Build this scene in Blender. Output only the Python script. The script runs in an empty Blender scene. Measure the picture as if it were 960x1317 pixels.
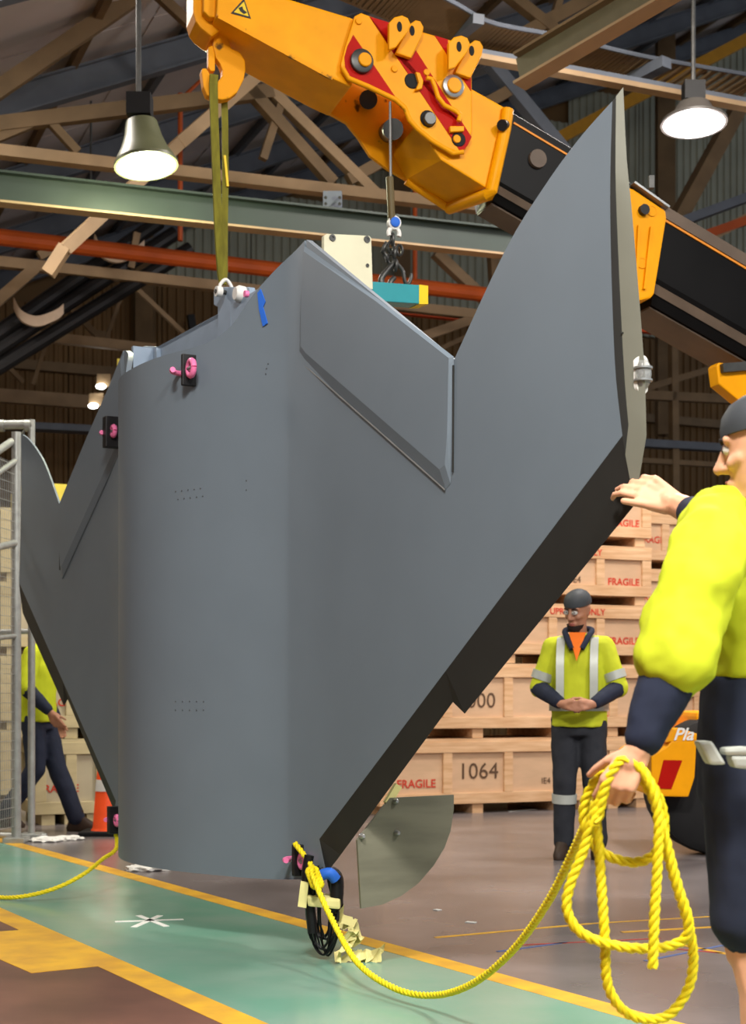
import bpy, bmesh, math, random
from mathutils import Vector as V, Matrix
from mathutils.geometry import tessellate_polygon
random.seed(7)
S = bpy.context.scene
COL = S.collection
PI = math.pi
# ------------------------------------------------------------------ camera
FPX, CAMH, HOR = 1900.0, 1.08, 895.0      # focal length in pixels of the 960x1317 frame, eye height, horizon row
cam = bpy.data.cameras.new('camera'); co = bpy.data.objects.new('camera', cam); COL.objects.link(co)
co.location = (0, 0, CAMH); co.rotation_euler = (PI/2, 0, 0)
cam.sensor_fit = 'HORIZONTAL'; cam.sensor_width = 24.0; cam.lens = FPX/960*24
cam.shift_y = (HOR-658.5)/960.0
cam.clip_end = 200
cam.dof.use_dof = True; cam.dof.focus_distance = 5.6; cam.dof.aperture_fstop = 4.5
S.camera = co
S.view_settings.view_transform = 'Standard'; S.view_settings.look = 'None'
S.view_settings.gamma = 1.0; S.view_settings.use_curve_mapping = False
S.view_settings.exposure = 0.2
try:
    S.cycles.use_denoising = True
    S.cycles.max_bounces = 8
except Exception: pass
# ------------------------------------------------------------------ world and lamps of the hall
wd = bpy.data.worlds.new('world'); S.world = wd; wd.use_nodes = True
wd.node_tree.nodes['Background'].inputs[0].default_value = (.84, .91, 1.0, 1)
wd.node_tree.nodes['Background'].inputs[1].default_value = 0.42
def area(name, loc, size, power, col, rot=(0,0,0)):
    l = bpy.data.lights.new(name, 'AREA'); l.shape = 'DISK'; l.size = size; l.energy = power; l.color = col
    o = bpy.data.objects.new(name, l); o.location = loc; o.rotation_euler = rot; COL.objects.link(o); return o
WARM, COOL = (1.0, .92, .84), (1.0, .97, .93)
for i, (x, y, z, p) in enumerate([(-.6, .6, 6.2, 520), (2.6, -1.5, 6.6, 430), (-6.5, 3, 6.4, 50), (5.0, 2.5, 7.0, 380),
                                  (-3.5, 11.5, 6.9, 170), (2.6, 10.6, 7.4, 340), (8.5, 10, 7.6, 200), (-8, 11, 6.6, 150)]):
    area('hall_lamp', (x, y, z), 1.4, p, COOL if i < 4 else WARM)
    l = bpy.data.lights.new('roof_fill', 'POINT'); l.energy = p*.65; l.shadow_soft_size = .3; l.color = (1,.93,.84)   # fill point added at each lamp to brighten the roof
    lo = bpy.data.objects.new('roof_fill', l); lo.location = (x, y, z+.1); COL.objects.link(lo)
# ------------------------------------------------------------------ pixel + distance -> place in the hall
def P(px, py, Y): return V(((px-480)/FPX*Y, Y, CAMH+(HOR-py)/FPX*Y))
def FL(px, py, z=0.0):
    Y = (CAMH-z)*FPX/(py-HOR); return V(((px-480)/FPX*Y, Y, z))
def onplane(px, py, p0, dirx, diry):      # meet the upright plane through p0 along (dirx,diry)
    k = (px-480)/FPX
    s = (k*p0[1]-p0[0])/(dirx-k*diry); Y = p0[1]+s*diry
    return V((p0[0]+s*dirx, Y, CAMH+(HOR-py)/FPX*Y))
# ------------------------------------------------------------------ materials
MATS = {}
def mat(name, col, rough=.5, metal=0, var=.12, scale=8, bump=0, col2=None, stretch=None, emit=None, emits=0, trans=0, thr=None):
    if name in MATS: return MATS[name]
    m = bpy.data.materials.new(name); m.use_nodes = True; MATS[name] = m
    nt = m.node_tree; b = nt.nodes['Principled BSDF']
    b.inputs['Specular IOR Level'].default_value = .28; b.inputs['Roughness'].default_value = rough; b.inputs['Metallic'].default_value = metal
    c1 = V(col); c2 = V(col2) if col2 else c1*(1-var)
    tc = nt.nodes.new('ShaderNodeTexCoord'); mp = nt.nodes.new('ShaderNodeMapping')
    nt.links.new(tc.outputs['Object'], mp.inputs[0])
    if stretch: mp.inputs['Scale'].default_value = stretch
    nz = nt.nodes.new('ShaderNodeTexNoise'); nz.inputs['Scale'].default_value = scale; nz.inputs['Detail'].default_value = 5
    nt.links.new(mp.outputs[0], nz.inputs['Vector'])
    rp = nt.nodes.new('ShaderNodeValToRGB')
    lo, hi = thr if thr else (.35, .65)
    rp.color_ramp.elements[0].position = lo; rp.color_ramp.elements[1].position = hi
    rp.color_ramp.elements[0].color = (*c2, 1); rp.color_ramp.elements[1].color = (*c1, 1)
    nt.links.new(nz.outputs['Fac'], rp.inputs[0]); nt.links.new(rp.outputs[0], b.inputs['Base Color'])
    if bump:
        bp = nt.nodes.new('ShaderNodeBump'); bp.inputs['Strength'].default_value = bump; bp.inputs['Distance'].default_value = .01
        nt.links.new(nz.outputs['Fac'], bp.inputs['Height']); nt.links.new(bp.outputs[0], b.inputs['Normal'])
    if emit:
        b.inputs['Emission Color'].default_value = (*emit, 1); b.inputs['Emission Strength'].default_value = emits
    if trans: b.inputs['Transmission Weight'].default_value = trans
    return m
def srgb(r, g, b):
    f = lambda c: (c/255/12.92) if c/255 < .04045 else ((c/255+.055)/1.055)**2.4
    return (f(r), f(g), f(b))
M = dict(
 skin_grey = mat('wing_grey_paint', srgb(109,121,131), .42, 0, .05, 3),
 rivet = mat('rivet_grey', srgb(84,90,96), .5),
 dark_edge = mat('wing_black_edge', srgb(46,46,44), .55, 0, .1, 5),
 olive = mat('wing_tip_olive', srgb(112,112,100), .55, 0, .08, 5),
 plate = mat('bare_metal_plate', srgb(116,114,98), .5, .1, .25, 3, 0, None, (1,1,5)),
 yellow = mat('crane_yellow', srgb(242,162,4), .42, 0, .12, 6),
 yellow_worn = mat('crane_yellow_worn', srgb(232,154,8), .5, 0, 0, 9, .05, srgb(92,62,20), None, None, 0, 0, (.30,.36)),
 red = mat('crane_red', srgb(176,16,4), .5, 0, .1),
 black = mat('black_paint', srgb(30,29,30), .4, 0, .2),
 blackmat = mat('black_rubber', srgb(24,24,25), .7, 0, .2),
 boom_black = mat('boom_black', srgb(15,14,14), .42, 0, .25, 4),
 boom_grey = mat('boom_grey', srgb(104,88,74), .5, 0, .3, 4),
 steel = mat('zinc_steel', srgb(176,178,176), .32, .75, .2, 12),
 steel_dark = mat('dark_steel', srgb(84,84,82), .4, .7, .3, 10),
 galv = mat('galvanised_tube', srgb(168,170,166), .42, .5, .2, 14),
 frame_blue = mat('light_blue_steel', srgb(150,168,188), .45, .1, .12, 6),
 teal = mat('teal_paint', srgb(48,146,154), .4, 0, .08),
 tip_yellow = mat('tape_yellow', srgb(238,202,30), .45),
 cream = mat('cream_plate', srgb(222,218,188), .45, 0, .06),
 sling = mat('sling_olive', srgb(122,116,34), .8, 0, .35, 30, .2, None, (1,1,.3)),
 pink = mat('pink_shackle', srgb(250,128,180), .4),
 tape_blue = mat('tape_blue', srgb(42,104,206), .6),
 tape_cream = mat('masking_tape', srgb(232,222,150), .7, 0, .12, 20),
 pine = mat('pine_boards', srgb(222,184,144), .65, 0, 0, 2.2, .05, srgb(198,154,114), (1,6,9)),
 pine2 = mat('pine_battens', srgb(226,188,148), .62, 0, 0, 3, .05, srgb(204,160,118), (.8,6,10)),
 ply = mat('plywood_panel', srgb(214,178,144), .65, 0, .12, 3, 0, None, (1,4,4)),
 ply_pale = mat('pale_plywood', srgb(196,184,156), .7, 0, .14, 3),
 pine_pale = mat('pale_battens', srgb(206,190,148), .7, 0, .15, 3, 0, None, (1,5,5)),
 ink_red = mat('red_stencil_ink', srgb(206,62,44), .7),
 ink_black = mat('pencil_ink', srgb(96,72,54), .7),
 cable = mat('black_cable', srgb(22,22,24), .4),
 rope = mat('yellow_rope', srgb(236,214,26), .6, 0, .15, 60, .1),
 rope_fleck = mat('rope_dark_fleck', srgb(92,84,22), .7),
 hivis = mat('hi_vis_yellow', srgb(190,200,44), .75, 0, .10, 9, .12),
 hivis_dull = mat('hi_vis_yellow_green', srgb(196,204,44), .8, 0, .12, 9, .12),
 navy = mat('navy_cloth', srgb(34,40,58), .85, 0, .2, 10, .15),
 charcoal = mat('charcoal_cloth', srgb(44,46,52), .85, 0, .2, 10, .15),
 orange = mat('orange_cloth', srgb(240,116,30), .8, 0, .1),
 reflect = mat('reflective_strip', srgb(186,190,182), .4, .2, .1),
 human = mat('skin_tone', srgb(222,166,132), .5, 0, .07, 20),
 human2 = mat('skin_tone_tan', srgb(168,118,92), .5, 0, .08, 20),
 hair = mat('dark_hair', srgb(42,32,28), .7, 0, .3, 60),
 hair_l = mat('fair_hair', srgb(176,146,104), .7, 0, .3, 60),
 cap = mat('dark_cap', srgb(62,66,70), .6, 0, .12),
 eye = mat('eye_white', srgb(230,226,220), .3), iris = mat('eye_iris', srgb(50,36,28), .3),
 lip = mat('lip', srgb(170,96,86), .5),
 boot = mat('boot_leather', srgb(58,44,34), .6, 0, .2),
 glass = mat('clear_glass', (.9,.92,.9), .06, 0, 0, 5, 0, None, None, None, 0, .85),
 wall_brown = mat('wall_brown_steel', srgb(112,84,48), .6, .1, .18, 1.2),
 wall_green = mat('wall_grey_green_steel', srgb(158,160,144), .6, .1, .15, 1.2),
 roof = mat('roof_sheet', srgb(196,186,182), .55, 0, .2, .7),
 truss = mat('truss_cream_paint', srgb(160,134,102), .6, 0, .2, 3),
 truss_d = mat('truss_brown_paint', srgb(120,98,70), .6, 0, .25, 3),
 rafter = mat('rafter_blue_grey', srgb(98,104,114), .55, 0, .2, 3),
 beam_green = mat('runway_beam_green', srgb(46,56,51), .45, 0, .15, 3),
 orange_pipe = mat('orange_pipe', srgb(178,78,24), .5, 0, .2, 3),
 rack_orange = mat('orange_rack', srgb(216,78,24), .5, 0, .1, 3),
 lamp_shade = mat('lamp_shade', srgb(88,90,66), .4, 0, .1),
 lamp_dark = mat('lamp_shade_dark', srgb(62,58,54), .5),
 lamp_glow = mat('lamp_glow', (1,1,1), .4, 0, 0, 5, 0, None, None, (1,1,.94), 14),
 lamp_glow2 = mat('lamp_glow_cool', (1,1,1), .4, 0, 0, 5, 0, None, None, (1,.97,1), 14),
 saddle = mat('pale_saddle', srgb(206,182,158), .6),
 cone = mat('cone_orange', srgb(246,84,30), .5), white = mat('white_paint', srgb(232,230,224), .6),
 floor = mat('floor_concrete', srgb(122,115,115), .24, 0, 0, 1.4, .02, srgb(98,92,92)),
 floor_red = mat('floor_red_brown', srgb(112,76,62), .34, 0, 0, 2.5, .02, srgb(86,58,48)),
 floor_green = mat('floor_green', srgb(104,150,130), .22, 0, 0, 1.8, .02, srgb(126,156,140)),
 line_yellow = mat('floor_line_yellow', srgb(222,172,44), .4, 0, 0, 6, 0, srgb(196,146,50)),
 line_red = mat('floor_line_red', srgb(168,62,56), .5), line_blue = mat('floor_line_blue', srgb(80,100,150), .5),
 chalk = mat('floor_chalk', srgb(206,206,200), .7),
)
for k_, v_ in (('yellow',.14),('yellow_worn',.14),('red',.1),('boom_black',.1),('dark_edge',.2),('hivis',.1)): M[k_].node_tree.nodes['Principled BSDF'].inputs['Specular IOR Level'].default_value = v_
# ------------------------------------------------------------------ mesh builder
class MB:
    def __init__(s): s.v = []; s.f = []; s.m = []; s.mi = 0
    def add(s, vs, fs):
        o = len(s.v); s.v += [V(p) for p in vs]; s.f += [[i+o for i in f] for f in fs]; s.m += [s.mi]*len(fs)
    def box(s, c, size, R=None):
        c = V(c); hx, hy, hz = size[0]/2, size[1]/2, size[2]/2
        pts = [V((x*hx, y*hy, z*hz)) for x in (-1,1) for y in (-1,1) for z in (-1,1)]
        if R: pts = [R @ p for p in pts]
        s.add([c+p for p in pts], [(0,1,3,2),(4,6,7,5),(0,4,5,1),(2,3,7,6),(0,2,6,4),(1,5,7,3)]); return s
    def beam(s, p, q, w, h, up=(0,0,1)):      # rectangular bar from p to q
        p, q = V(p), V(q); t = (q-p).normalized(); sd = t.cross(V(up))
        if sd.length < 1e-4: sd = t.cross(V((1,0,0)))
        sd.normalize(); u = sd.cross(t)
        pts = [b+sd*(w/2*i)+u*(h/2*j) for b in (p, q) for i, j in ((-1,-1),(1,-1),(1,1),(-1,1))]
        s.add(pts, [(3,2,1,0),(4,5,6,7),(0,1,5,4),(1,2,6,5),(2,3,7,6),(3,0,4,7)]); return s
    def ibeam(s, p, q, w, h, t=.015, up=(0,0,1)):
        p, q = V(p), V(q); d = (q-p).normalized(); sd = d.cross(V(up)).normalized(); u = sd.cross(d)
        s.beam(p, q, t, h-2*t, up); s.beam(p+u*(h-t)/2, q+u*(h-t)/2, w, t, up); s.beam(p-u*(h-t)/2, q-u*(h-t)/2, w, t, up); return s
    def rings(s, rings, cap=True, closed=False):
        n = len(rings[0]); fs = []; k = len(rings)
        for i in range(k if closed else k-1):
            a, b = i*n, ((i+1) % k)*n
            for j in range(n): fs.append((a+j, a+(j+1) % n, b+(j+1) % n, b+j))
        if cap and not closed: fs.append(tuple(range(n-1,-1,-1))); fs.append(tuple((k-1)*n+j for j in range(n)))
        s.add([p for r in rings for p in r], fs); return s
    def tube(s, pts, r, n=8, closed=False, cap=True):
        pts = [V(p) for p in pts]; k = len(pts); R = []; ref = None
        for i in range(k):
            a = pts[i-1] if (i or closed) else pts[0]; b = pts[(i+1) % k] if (i < k-1 or closed) else pts[-1]
            t = (b-a).normalized()
            if ref is None:
                ref = t.cross(V((0,0,1)))
                if ref.length < .1: ref = t.cross(V((0,1,0)))
            ref = (ref-t*ref.dot(t)).normalized(); u = t.cross(ref)
            rr = r[i] if isinstance(r, (list, tuple)) else r
            R.append([pts[i]+ref*(rr*math.cos(2*PI*j/n))+u*(rr*math.sin(2*PI*j/n)) for j in range(n)])
        return s.rings(R, cap, closed)
    def cyl(s, p, q, r, n=16, r2=None): return s.tube([p, q], [r, r if r2 is None else r2], n)
    def sphere(s, c, r, n=12, k=8, R=None, sc=(1,1,1)):
        c = V(c); vs = []; fs = []
        for i in range(k+1):
            th = PI*i/k
            for j in range(n):
                p = V((r*sc[0]*math.sin(th)*math.cos(2*PI*j/n), r*sc[1]*math.sin(th)*math.sin(2*PI*j/n), r*sc[2]*math.cos(th)))
                vs.append(c+(R @ p if R else p))
        for i in range(k):
            for j in range(n): fs.append((i*n+j, (i+1)*n+j, (i+1)*n+(j+1) % n, i*n+(j+1) % n))
        s.add(vs, fs); return s
    def prism(s, a, b):                       # two outlines with equal counts, bridged and capped
        return s.rings([[V(p) for p in a], [V(p) for p in b]])
    def extr(s, a, d): return s.prism(a, [V(p)+V(d) for p in a])
    def lathe(s, c, axis, prof, n=20):        # prof: (along axis, radius)
        axis = V(axis).normalized(); r = axis.cross(V((0,0,1)))
        if r.length < .1: r = axis.cross(V((1,0,0)))
        r.normalize(); u = axis.cross(r)
        return s.rings([[V(c)+axis*h+(r*math.cos(2*PI*j/n)+u*math.sin(2*PI*j/n))*max(rr,1e-4) for j in range(n)] for h, rr in prof])
    def build(s, name, mats, parent=None, smooth=None, bevel=0, local=False, kind=None):
        me = bpy.data.meshes.new(name)
        off = V((0,0,0)) if (local or parent is None) else ORG[parent.name]
        me.from_pydata([tuple(p-off) for p in s.v], [], s.f); me.validate()
        mats = mats if isinstance(mats, (list, tuple)) else [mats]
        for m in mats: me.materials.append(m)
        if len(mats) > 1:
            for p, i in zip(me.polygons, s.m): p.material_index = i
        bm = bmesh.new(); bm.from_mesh(me); bmesh.ops.remove_doubles(bm, verts=bm.verts, dist=1e-5)
        bmesh.ops.recalc_face_normals(bm, faces=bm.faces)
        if bevel:
            eds = [e for e in bm.edges if len(e.link_faces) == 2 and e.calc_face_angle(0) > .6]
            bmesh.ops.bevel(bm, geom=eds, offset=bevel, segments=2, affect='EDGES', profile=.6, clamp_overlap=True)
        bm.to_mesh(me); bm.free()
        if smooth is not None: shade(me, smooth)
        o = bpy.data.objects.new(name, me); COL.objects.link(o)
        ORG[o.name] = off.copy() if parent is not None else V((0,0,0))
        if parent is not None: o.parent = parent
        if kind: o['kind'] = kind
        return o
ORG = {}
def shade(me, ang):
    me.shade_smooth()
    try: me.set_sharp_from_angle(angle=math.radians(ang))
    except Exception: pass
def tag(o, label, cat, group=None, kind=None):
    o['label'] = label; o['category'] = cat
    if group: o['group'] = group
    if kind: o['kind'] = kind
    return o
def thing(name, loc, label, cat, group=None, rz=0):
    o = bpy.data.objects.new(name, None); COL.objects.link(o); o.location = loc; o.rotation_euler = (0,0,rz)
    o.empty_display_size = .1
    ORG[o.name] = V(loc); return tag(o, label, cat, group)
def struct(o): o['kind'] = 'structure'; return o
def newobj(name, me, parent, label=None):
    o = bpy.data.objects.new(name, me); COL.objects.link(o)
    if parent is not None: o.parent = parent; ORG[o.name] = ORG[parent.name].copy()
    if label: o['label'] = label
    return o
TXT = {}
def text_mesh(body, size, material, shear=0, bold=0):
    key = (body, size, material.name)
    if key in TXT: return TXT[key]
    cu = bpy.data.curves.new('lettering', 'FONT'); cu.body = body; cu.size = size; cu.align_x = 'CENTER'; cu.align_y = 'CENTER'
    cu.extrude = .001; cu.shear = shear; cu.offset = bold; cu.resolution_u = 3
    o = bpy.data.objects.new('lettering', cu); COL.objects.link(o)
    dg = bpy.context.evaluated_depsgraph_get(); me = bpy.data.meshes.new_from_object(o.evaluated_get(dg))
    bpy.data.objects.remove(o); bpy.data.curves.remove(cu)
    me.materials.clear(); me.materials.append(material); TXT[key] = me; return me
def place_text(body, size, material, parent, loc, R, shear=0, bold=0, name='lettering'):
    o = newobj(name, text_mesh(body, size, material, shear, bold), parent)
    o.location = V(loc)-ORG[parent.name]; o.rotation_euler = R.to_euler(); return o
def crv(pts, n=8, closed=False):               # Catmull-Rom
    pts = [V(p) for p in pts]; k = len(pts); out = []
    for i in range(k if closed else k-1):
        if closed: a, b, c, d = pts[i-1], pts[i], pts[(i+1) % k], pts[(i+2) % k]
        else: a, b, c, d = pts[max(i-1,0)], pts[i], pts[i+1], pts[min(i+2,k-1)]
        for j in range(n):
            t = j/n
            out.append(.5*((2*b)+(c-a)*t+(2*a-5*b+4*c-d)*t*t+(3*b-a-3*c+d)*t**3))
    if not closed: out.append(pts[-1])
    return out
#@@SETTING
AX, AY = .922, .388                             # the hall's long direction (to the right, slowly away)
A = V((AX, AY, 0)); B = V((-AY, AX, 0)); UP = V((0,0,1))
def H(a, b, z): return A*a+B*b+UP*z             # hall coordinates
# floor
mb = MB(); mb.box((0, 12, -.05), (60, 50, .1)); fl = struct(mb.build('floor', M['floor']))
def strip(name, pts, m, z):
    b = MB(); top = [V((p[0],p[1],z)) for p in pts]; b.prism([V((p[0],p[1],.0002)) for p in pts], top)
    return b.build(name, m, fl)
def quadline(p, q, w, e0=0, e1=0):
    p, q = V(p), V(q); t = (q-p).normalized(); p = p-t*e0; q = q+t*e1; n = V((-t.y, t.x, 0))*(w/2)
    return [p+n, q+n, q-n, p-n]
l1a, l1b = FL(100,1108), FL(760,1291)
l2a, l2b = FL(60,1203), FL(290,1306)
td = (l1b-l1a).normalized(); nd = V((td.y, -td.x, 0))
gp = [l1a-td*9, l1b+td*5, l2b+td*5.0, l2a-td*9]
strip('green_walkway', gp, M['floor_green'], .0012)
rp_ = [l2a-td*9, l2b+td*5, l2b+td*5+nd*-6, l2a-td*9+nd*-6]
if (l2a-l1a).dot(nd) > 0: rp_ = [l2a-td*9, l2b+td*5, l2b+td*5+nd*6, l2a-td*9+nd*6]
strip('red_floor_patch', rp_, M['floor_red'], .001)
strip('yellow_floor_line', quadline(l1a, l1b, .115, 9, 5), M['line_yellow'], .002)
strip('yellow_floor_line', quadline(l2a, l2b, .13, 9, 5), M['line_yellow'], .0024)
strip('yellow_floor_block', [FL(-20,1200), FL(22,1197), FL(45,1194), FL(128,1243), FL(40,1252), FL(-20,1226)], M['line_yellow'], .0028)
for a, b, w, m in [((560,1206),(760,1188),.03,'line_yellow'),((760,1188),(930,1178),.02,'line_yellow'),((660,1216),(850,1207),.02,'line_red'),
                   ((800,1199),(960,1190),.035,'line_yellow'),((870,1214),(960,1232),.035,'line_yellow'),((840,1218),(930,1226),.02,'line_red'),((830,1236),(930,1216),.02,'line_blue'),
                   ((640,1224),(730,1212),.02,'line_blue')]:
    strip('floor_line', quadline(FL(*a), FL(*b), w), M[m], .0014)
for a, b in [((148,1186),(236,1183)),((178,1178),(214,1192)),((172,1193),(206,1178)),((655,1044),(690,1041)),((165,1117),(205,1119)),((600,1186),(612,1187)),((560,1170),(566,1171))]:
    strip('chalk_mark', quadline(FL(*a), FL(*b), .03), M['chalk'], .0032)
# back wall of corrugated sheets (each sheet a piece), brown low and grey-green to the right
AL, AR, BW, AV = -8.0, 26.0, 25.0, 1.4            # left wall, right end, back wall, valley gutter between two roof bays
def ridge_z(a): return 7.1+.45*(a-AV) if a >= AV else 7.1+.30*(AV-a)
mb = MB(); mb.extr([H(AL,BW+.12,0), H(AR,BW+.12,0), H(AR,BW+.12,ridge_z(AR)), H(AV,BW+.12,ridge_z(AV)), H(AL,BW+.12,ridge_z(AL))], B*.1)
wb = struct(mb.build('wall_back', M['wall_brown']))
def sheet(w, z0, z1, pitch=.16, dep=.03):
    b = MB(); n = int(round(w/pitch)); xs = []
    for i in range(n):
        x = i*pitch; xs += [(x,0),(x+.07,0),(x+.09,-dep),(x+.14,-dep)]
    xs.append((w,0))
    vs = [V((x,y,z)) for z in (z0, z1) for x, y in xs]; k = len(xs)
    b.add(vs, [(i,i+1,k+i+1,k+i) for i in range(k-1)]); return b
SM = {}
RA = math.atan2(AY, AX)
a = AL
while a < 25:
    for z0, z1, m, nm in ((.05, min(8.2, ridge_z(a)-.3), 'wall_brown', 'brown'), (8.25, None, 'wall_green', 'green')):
        if nm == 'green':
            z1 = min(ridge_z(a), ridge_z(a+1.6))-.12
            if z1 < 8.6: continue
        b = sheet(1.6, z0, z1); o = b.build('wall_sheet', M[m], None)
        o.location = H(a, BW+.05, 0); o.rotation_euler = (0,0,RA); o.parent = wb
    a += 1.62
# wall girts
for z in (2.2, 4.4, 6.6):
    MB().beam(H(AL,BW-.06,z), H(25,BW-.06,z), .12, .16).build('wall_girt', M['truss_d'], wb)
for aa in (-2.4, 6.2, 11.0, 20.0):
    MB().ibeam(H(aa,BW-.25,0), H(aa,BW-.25,ridge_z(aa)-.2), .3, .3, .03, (0,1,0)).build('wall_column', M['truss_d'], wb)
# left wall
mb = MB(); mb.extr([H(AL-.1,-6,0), H(AL-.1,BW+.2,0), H(AL-.1,BW+.2,9.9), H(AL-.1,-6,9.9)], A*-.1)
wl = struct(mb.build('wall_left', M['wall_brown']))
# roof: sheets carried by rafters and purlins
mb = MB(); mb.extr([H(AV,-4,ridge_z(AV)), H(AR,-4,ridge_z(AR)), H(AR,BW+.3,ridge_z(AR)), H(AV,BW+.3,ridge_z(AV))], UP*.06)
ce = struct(mb.build('ceiling', M['roof']))
mb = MB(); mb.extr([H(AL,-4,ridge_z(AL)), H(AV,-4,ridge_z(AV)), H(AV,BW+.3,ridge_z(AV)), H(AL,BW+.3,ridge_z(AL))], UP*.06)
mb.build('roof_slope', M['roof'], ce)
for b_ in (9.5, 12.6, 15.7, 18.8, 21.9, 24.6):
    MB().ibeam(H(AV,b_,ridge_z(AV)-.3), H(24,b_,ridge_z(24)-.3), .16, .3, .02).build('rafter', M['rafter'], ce)
a = AV+.5
while a < 24:
    MB().beam(H(a,2,ridge_z(a)-.08), H(a,BW,ridge_z(a)-.08), .07, .14).build('purlin', M['rafter'] if int(a*2) % 3 else M['truss_d'], ce)
    a += 1.25
# seams of roof sheets: each broad roof sheet as a thin lifted piece
for i in range(9):
    for j in range(5):
        a0 = AV+.1+i*2.4; b0 = 9+j*3.1
        MB().extr([H(a0,b0,ridge_z(a0)-.012), H(a0+2.3,b0,ridge_z(a0+2.3)-.012), H(a0+2.3,b0+3,ridge_z(a0+2.3)-.012), H(a0,b0+3,ridge_z(a0)-.012)], UP*.008).build('roof_sheet', M['roof'], ce)
#@@TRUSS
def bars(name, label, members, extra=None, group='roof trusses of the hall'):
    # members: (part, p0, p1, w, h, material)
    p0 = V(members[0][1]); t = thing(name, (p0.x, p0.y, p0.z), label, 'truss' if 'truss' in name else 'beam', group)
    for part, p, q, w, h, m in members:
        p, q = V(p), V(q)
        if part == 'chord':
            e = (q-p).normalized(); a0 = p.x/p.y*FPX+480
            if a0 < 100: p = p-e*3.5
            if a0 > 700: q = q+e*4
        if part.startswith('ichord'): MB().ibeam(p, q, w, h, .02).build('chord', M[m], t)
        elif part == 'tubebar': MB().cyl(p, q, w, 10).build('brace', M[m], t)
        else: MB().beam(p, q, w, h).build(part, M[m], t)
    return t
def D(px, py, Y): return P(px, py, Y)
def onH(px, py, b_):                              # on the upright plane along A at hall depth b_
    p0 = H(0, b_, 0); return onplane(px, py, (p0.x, p0.y), AX, AY)
T1, T2, T3, T4 = 14.5, 17.5, 20.0, 22.6
def m_(part, b_, a, b, w, h, m='truss'): return (part, onH(a[0],a[1],b_), onH(b[0],b[1],b_), w, h, m)
bars('roof_truss', 'nearest brown roof truss above the green runway beam', [
  m_('chord', T1, (-60,188), (760,284), .14, .11), m_('web', T1, (-20,185), (58,152), .08, .08,'truss_d'), m_('web', T1, (58,150), (100,196), .08, .08,'truss_d'),
  m_('top_chord', T1, (-40,165), (350,118), .12, .14,'truss_d'), m_('top_chord', T1, (-20,128), (175,-5), .12, .16,'truss_d'),
  m_('web', T1, (345,114), (485,252), .11, .11), m_('web', T1, (318,112), (428,236), .12, .12,'truss_d'), m_('web', T1, (365,122), (338,205), .08, .08,'truss_d'),
  m_('web', T1, (448,232), (700,92), .1, .12,'truss_d'), m_('web', T1, (560,110), (735,275), .12, .12,'rafter'), m_('web', T1, (630,80), (770,250), .14, .14, 'rafter'),
  m_('web', T1, (200,-10), (275,60), .09, .1,'truss_d'), m_('web', T1, (500,-20), (690,60), .1, .12,'truss_d'), m_('web', T1, (625,-30), (720,45), .12, .12,'truss_d'), m_('web', T1, (725,-20), (705,50), .08, .08,'truss_d'),
  m_('web', T1, (640,62), (810,-30), .1, .14,'truss_d')])
bars('roof_truss', 'middle cream roof truss crossing behind the orange pipe', [
  m_('chord', T2, (-40,333), (660,410), .12, .12), m_('web', T2, (50,400-70), (110,300), .1, .1), m_('web', T2, (168,345), (176,300), .08, .08), m_('web', T2, (-30,410), (45,345), .12, .13),
  m_('web', T2, (560,325), (655,415), .13, .13), m_('web', T2, (480,455), (640,400), .1, .12), m_('web', T2, (520,470), (650,410), .06, .06,'truss_d'), m_('web', T2, (632,300), (640,420), .12, .12,'truss_d')])
bars('roof_truss', 'far brown roof truss with V webs in front of the brown wall', [
  m_('chord', T3, (-40,423), (200,449), .1, .13), m_('web', T3, (163,362), (136,438), .05, .05,'truss_d'), m_('web', T3, (166,362), (240,432), .06, .06), m_('web', T3, (85,390), (125,432), .08, .08,'truss_d'),
  m_('web', T3, (72,405), (42,495), .05, .05,'truss_d'), m_('web', T3, (-20,440), (30,492), .06, .06,'truss_d'), m_('gusset', T3, (117,430), (142,434), .03, .14,'truss_d')])
bars('eaves_beam', 'low brown beam along the far wall behind the left peak', [
  m_('chord', T4, (-40,506), (260,528), .12, .2,'truss'), m_('chord', T4, (-40,545), (260,560), .3, .1,'rafter')], group=None)
bars('roof_truss', 'low brown truss at right, between the wing tip and the worker', [
  m_('chord', T3, (820,508), (990,516), .12, .14,'truss_d'), m_('web', T3, (822,502), (930,470), .1, .1,'truss_d'), m_('chord', T3, (820,570), (960,578), .2, .12,'rafter'),
  m_('chord', T3, (820,592), (960,600), .1, .08,'truss_d'), m_('web', T3, (866,430), (868,640), .12, .12,'truss_d')], group=None)
bars('roof_truss', 'orange and brown members at right under the cool white lamp', [
  m_('web', T2, (870,285), (955,130), .22, .2,'truss_d'), m_('chord', T2, (860,330), (1000,262), .14, .14), m_('chord', T2, (865,290), (1000,240), .4, .12,'rafter'),
  m_('web', T2, (880,312), (1000,270), .2, .12,'orange_pipe'), m_('chord', T2, (900,340), (1000,345), .12, .08), m_('chord', T2, (880,372), (1000,362), .1, .1, 'truss_d')], group=None)
p = onH(856,270,BW-1.0); tag(MB().ibeam(onH(856,560,BW-1.0), onH(856,-60,BW-1.0), .34, .3, .03, (0,1,0)).build('steel_column', M['truss_d']), 'upright brown steel column behind the cool white lamp', 'column')
# long yellow brace on the far wall
tag(MB().beam(onH(700,188,22), onH(1000,30,22), .2, .2).build('yellow_brace', mat('brace_yellow', srgb(190,136,30), .5)), 'long slanting yellow brace high on the grey-green wall', 'brace')
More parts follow.
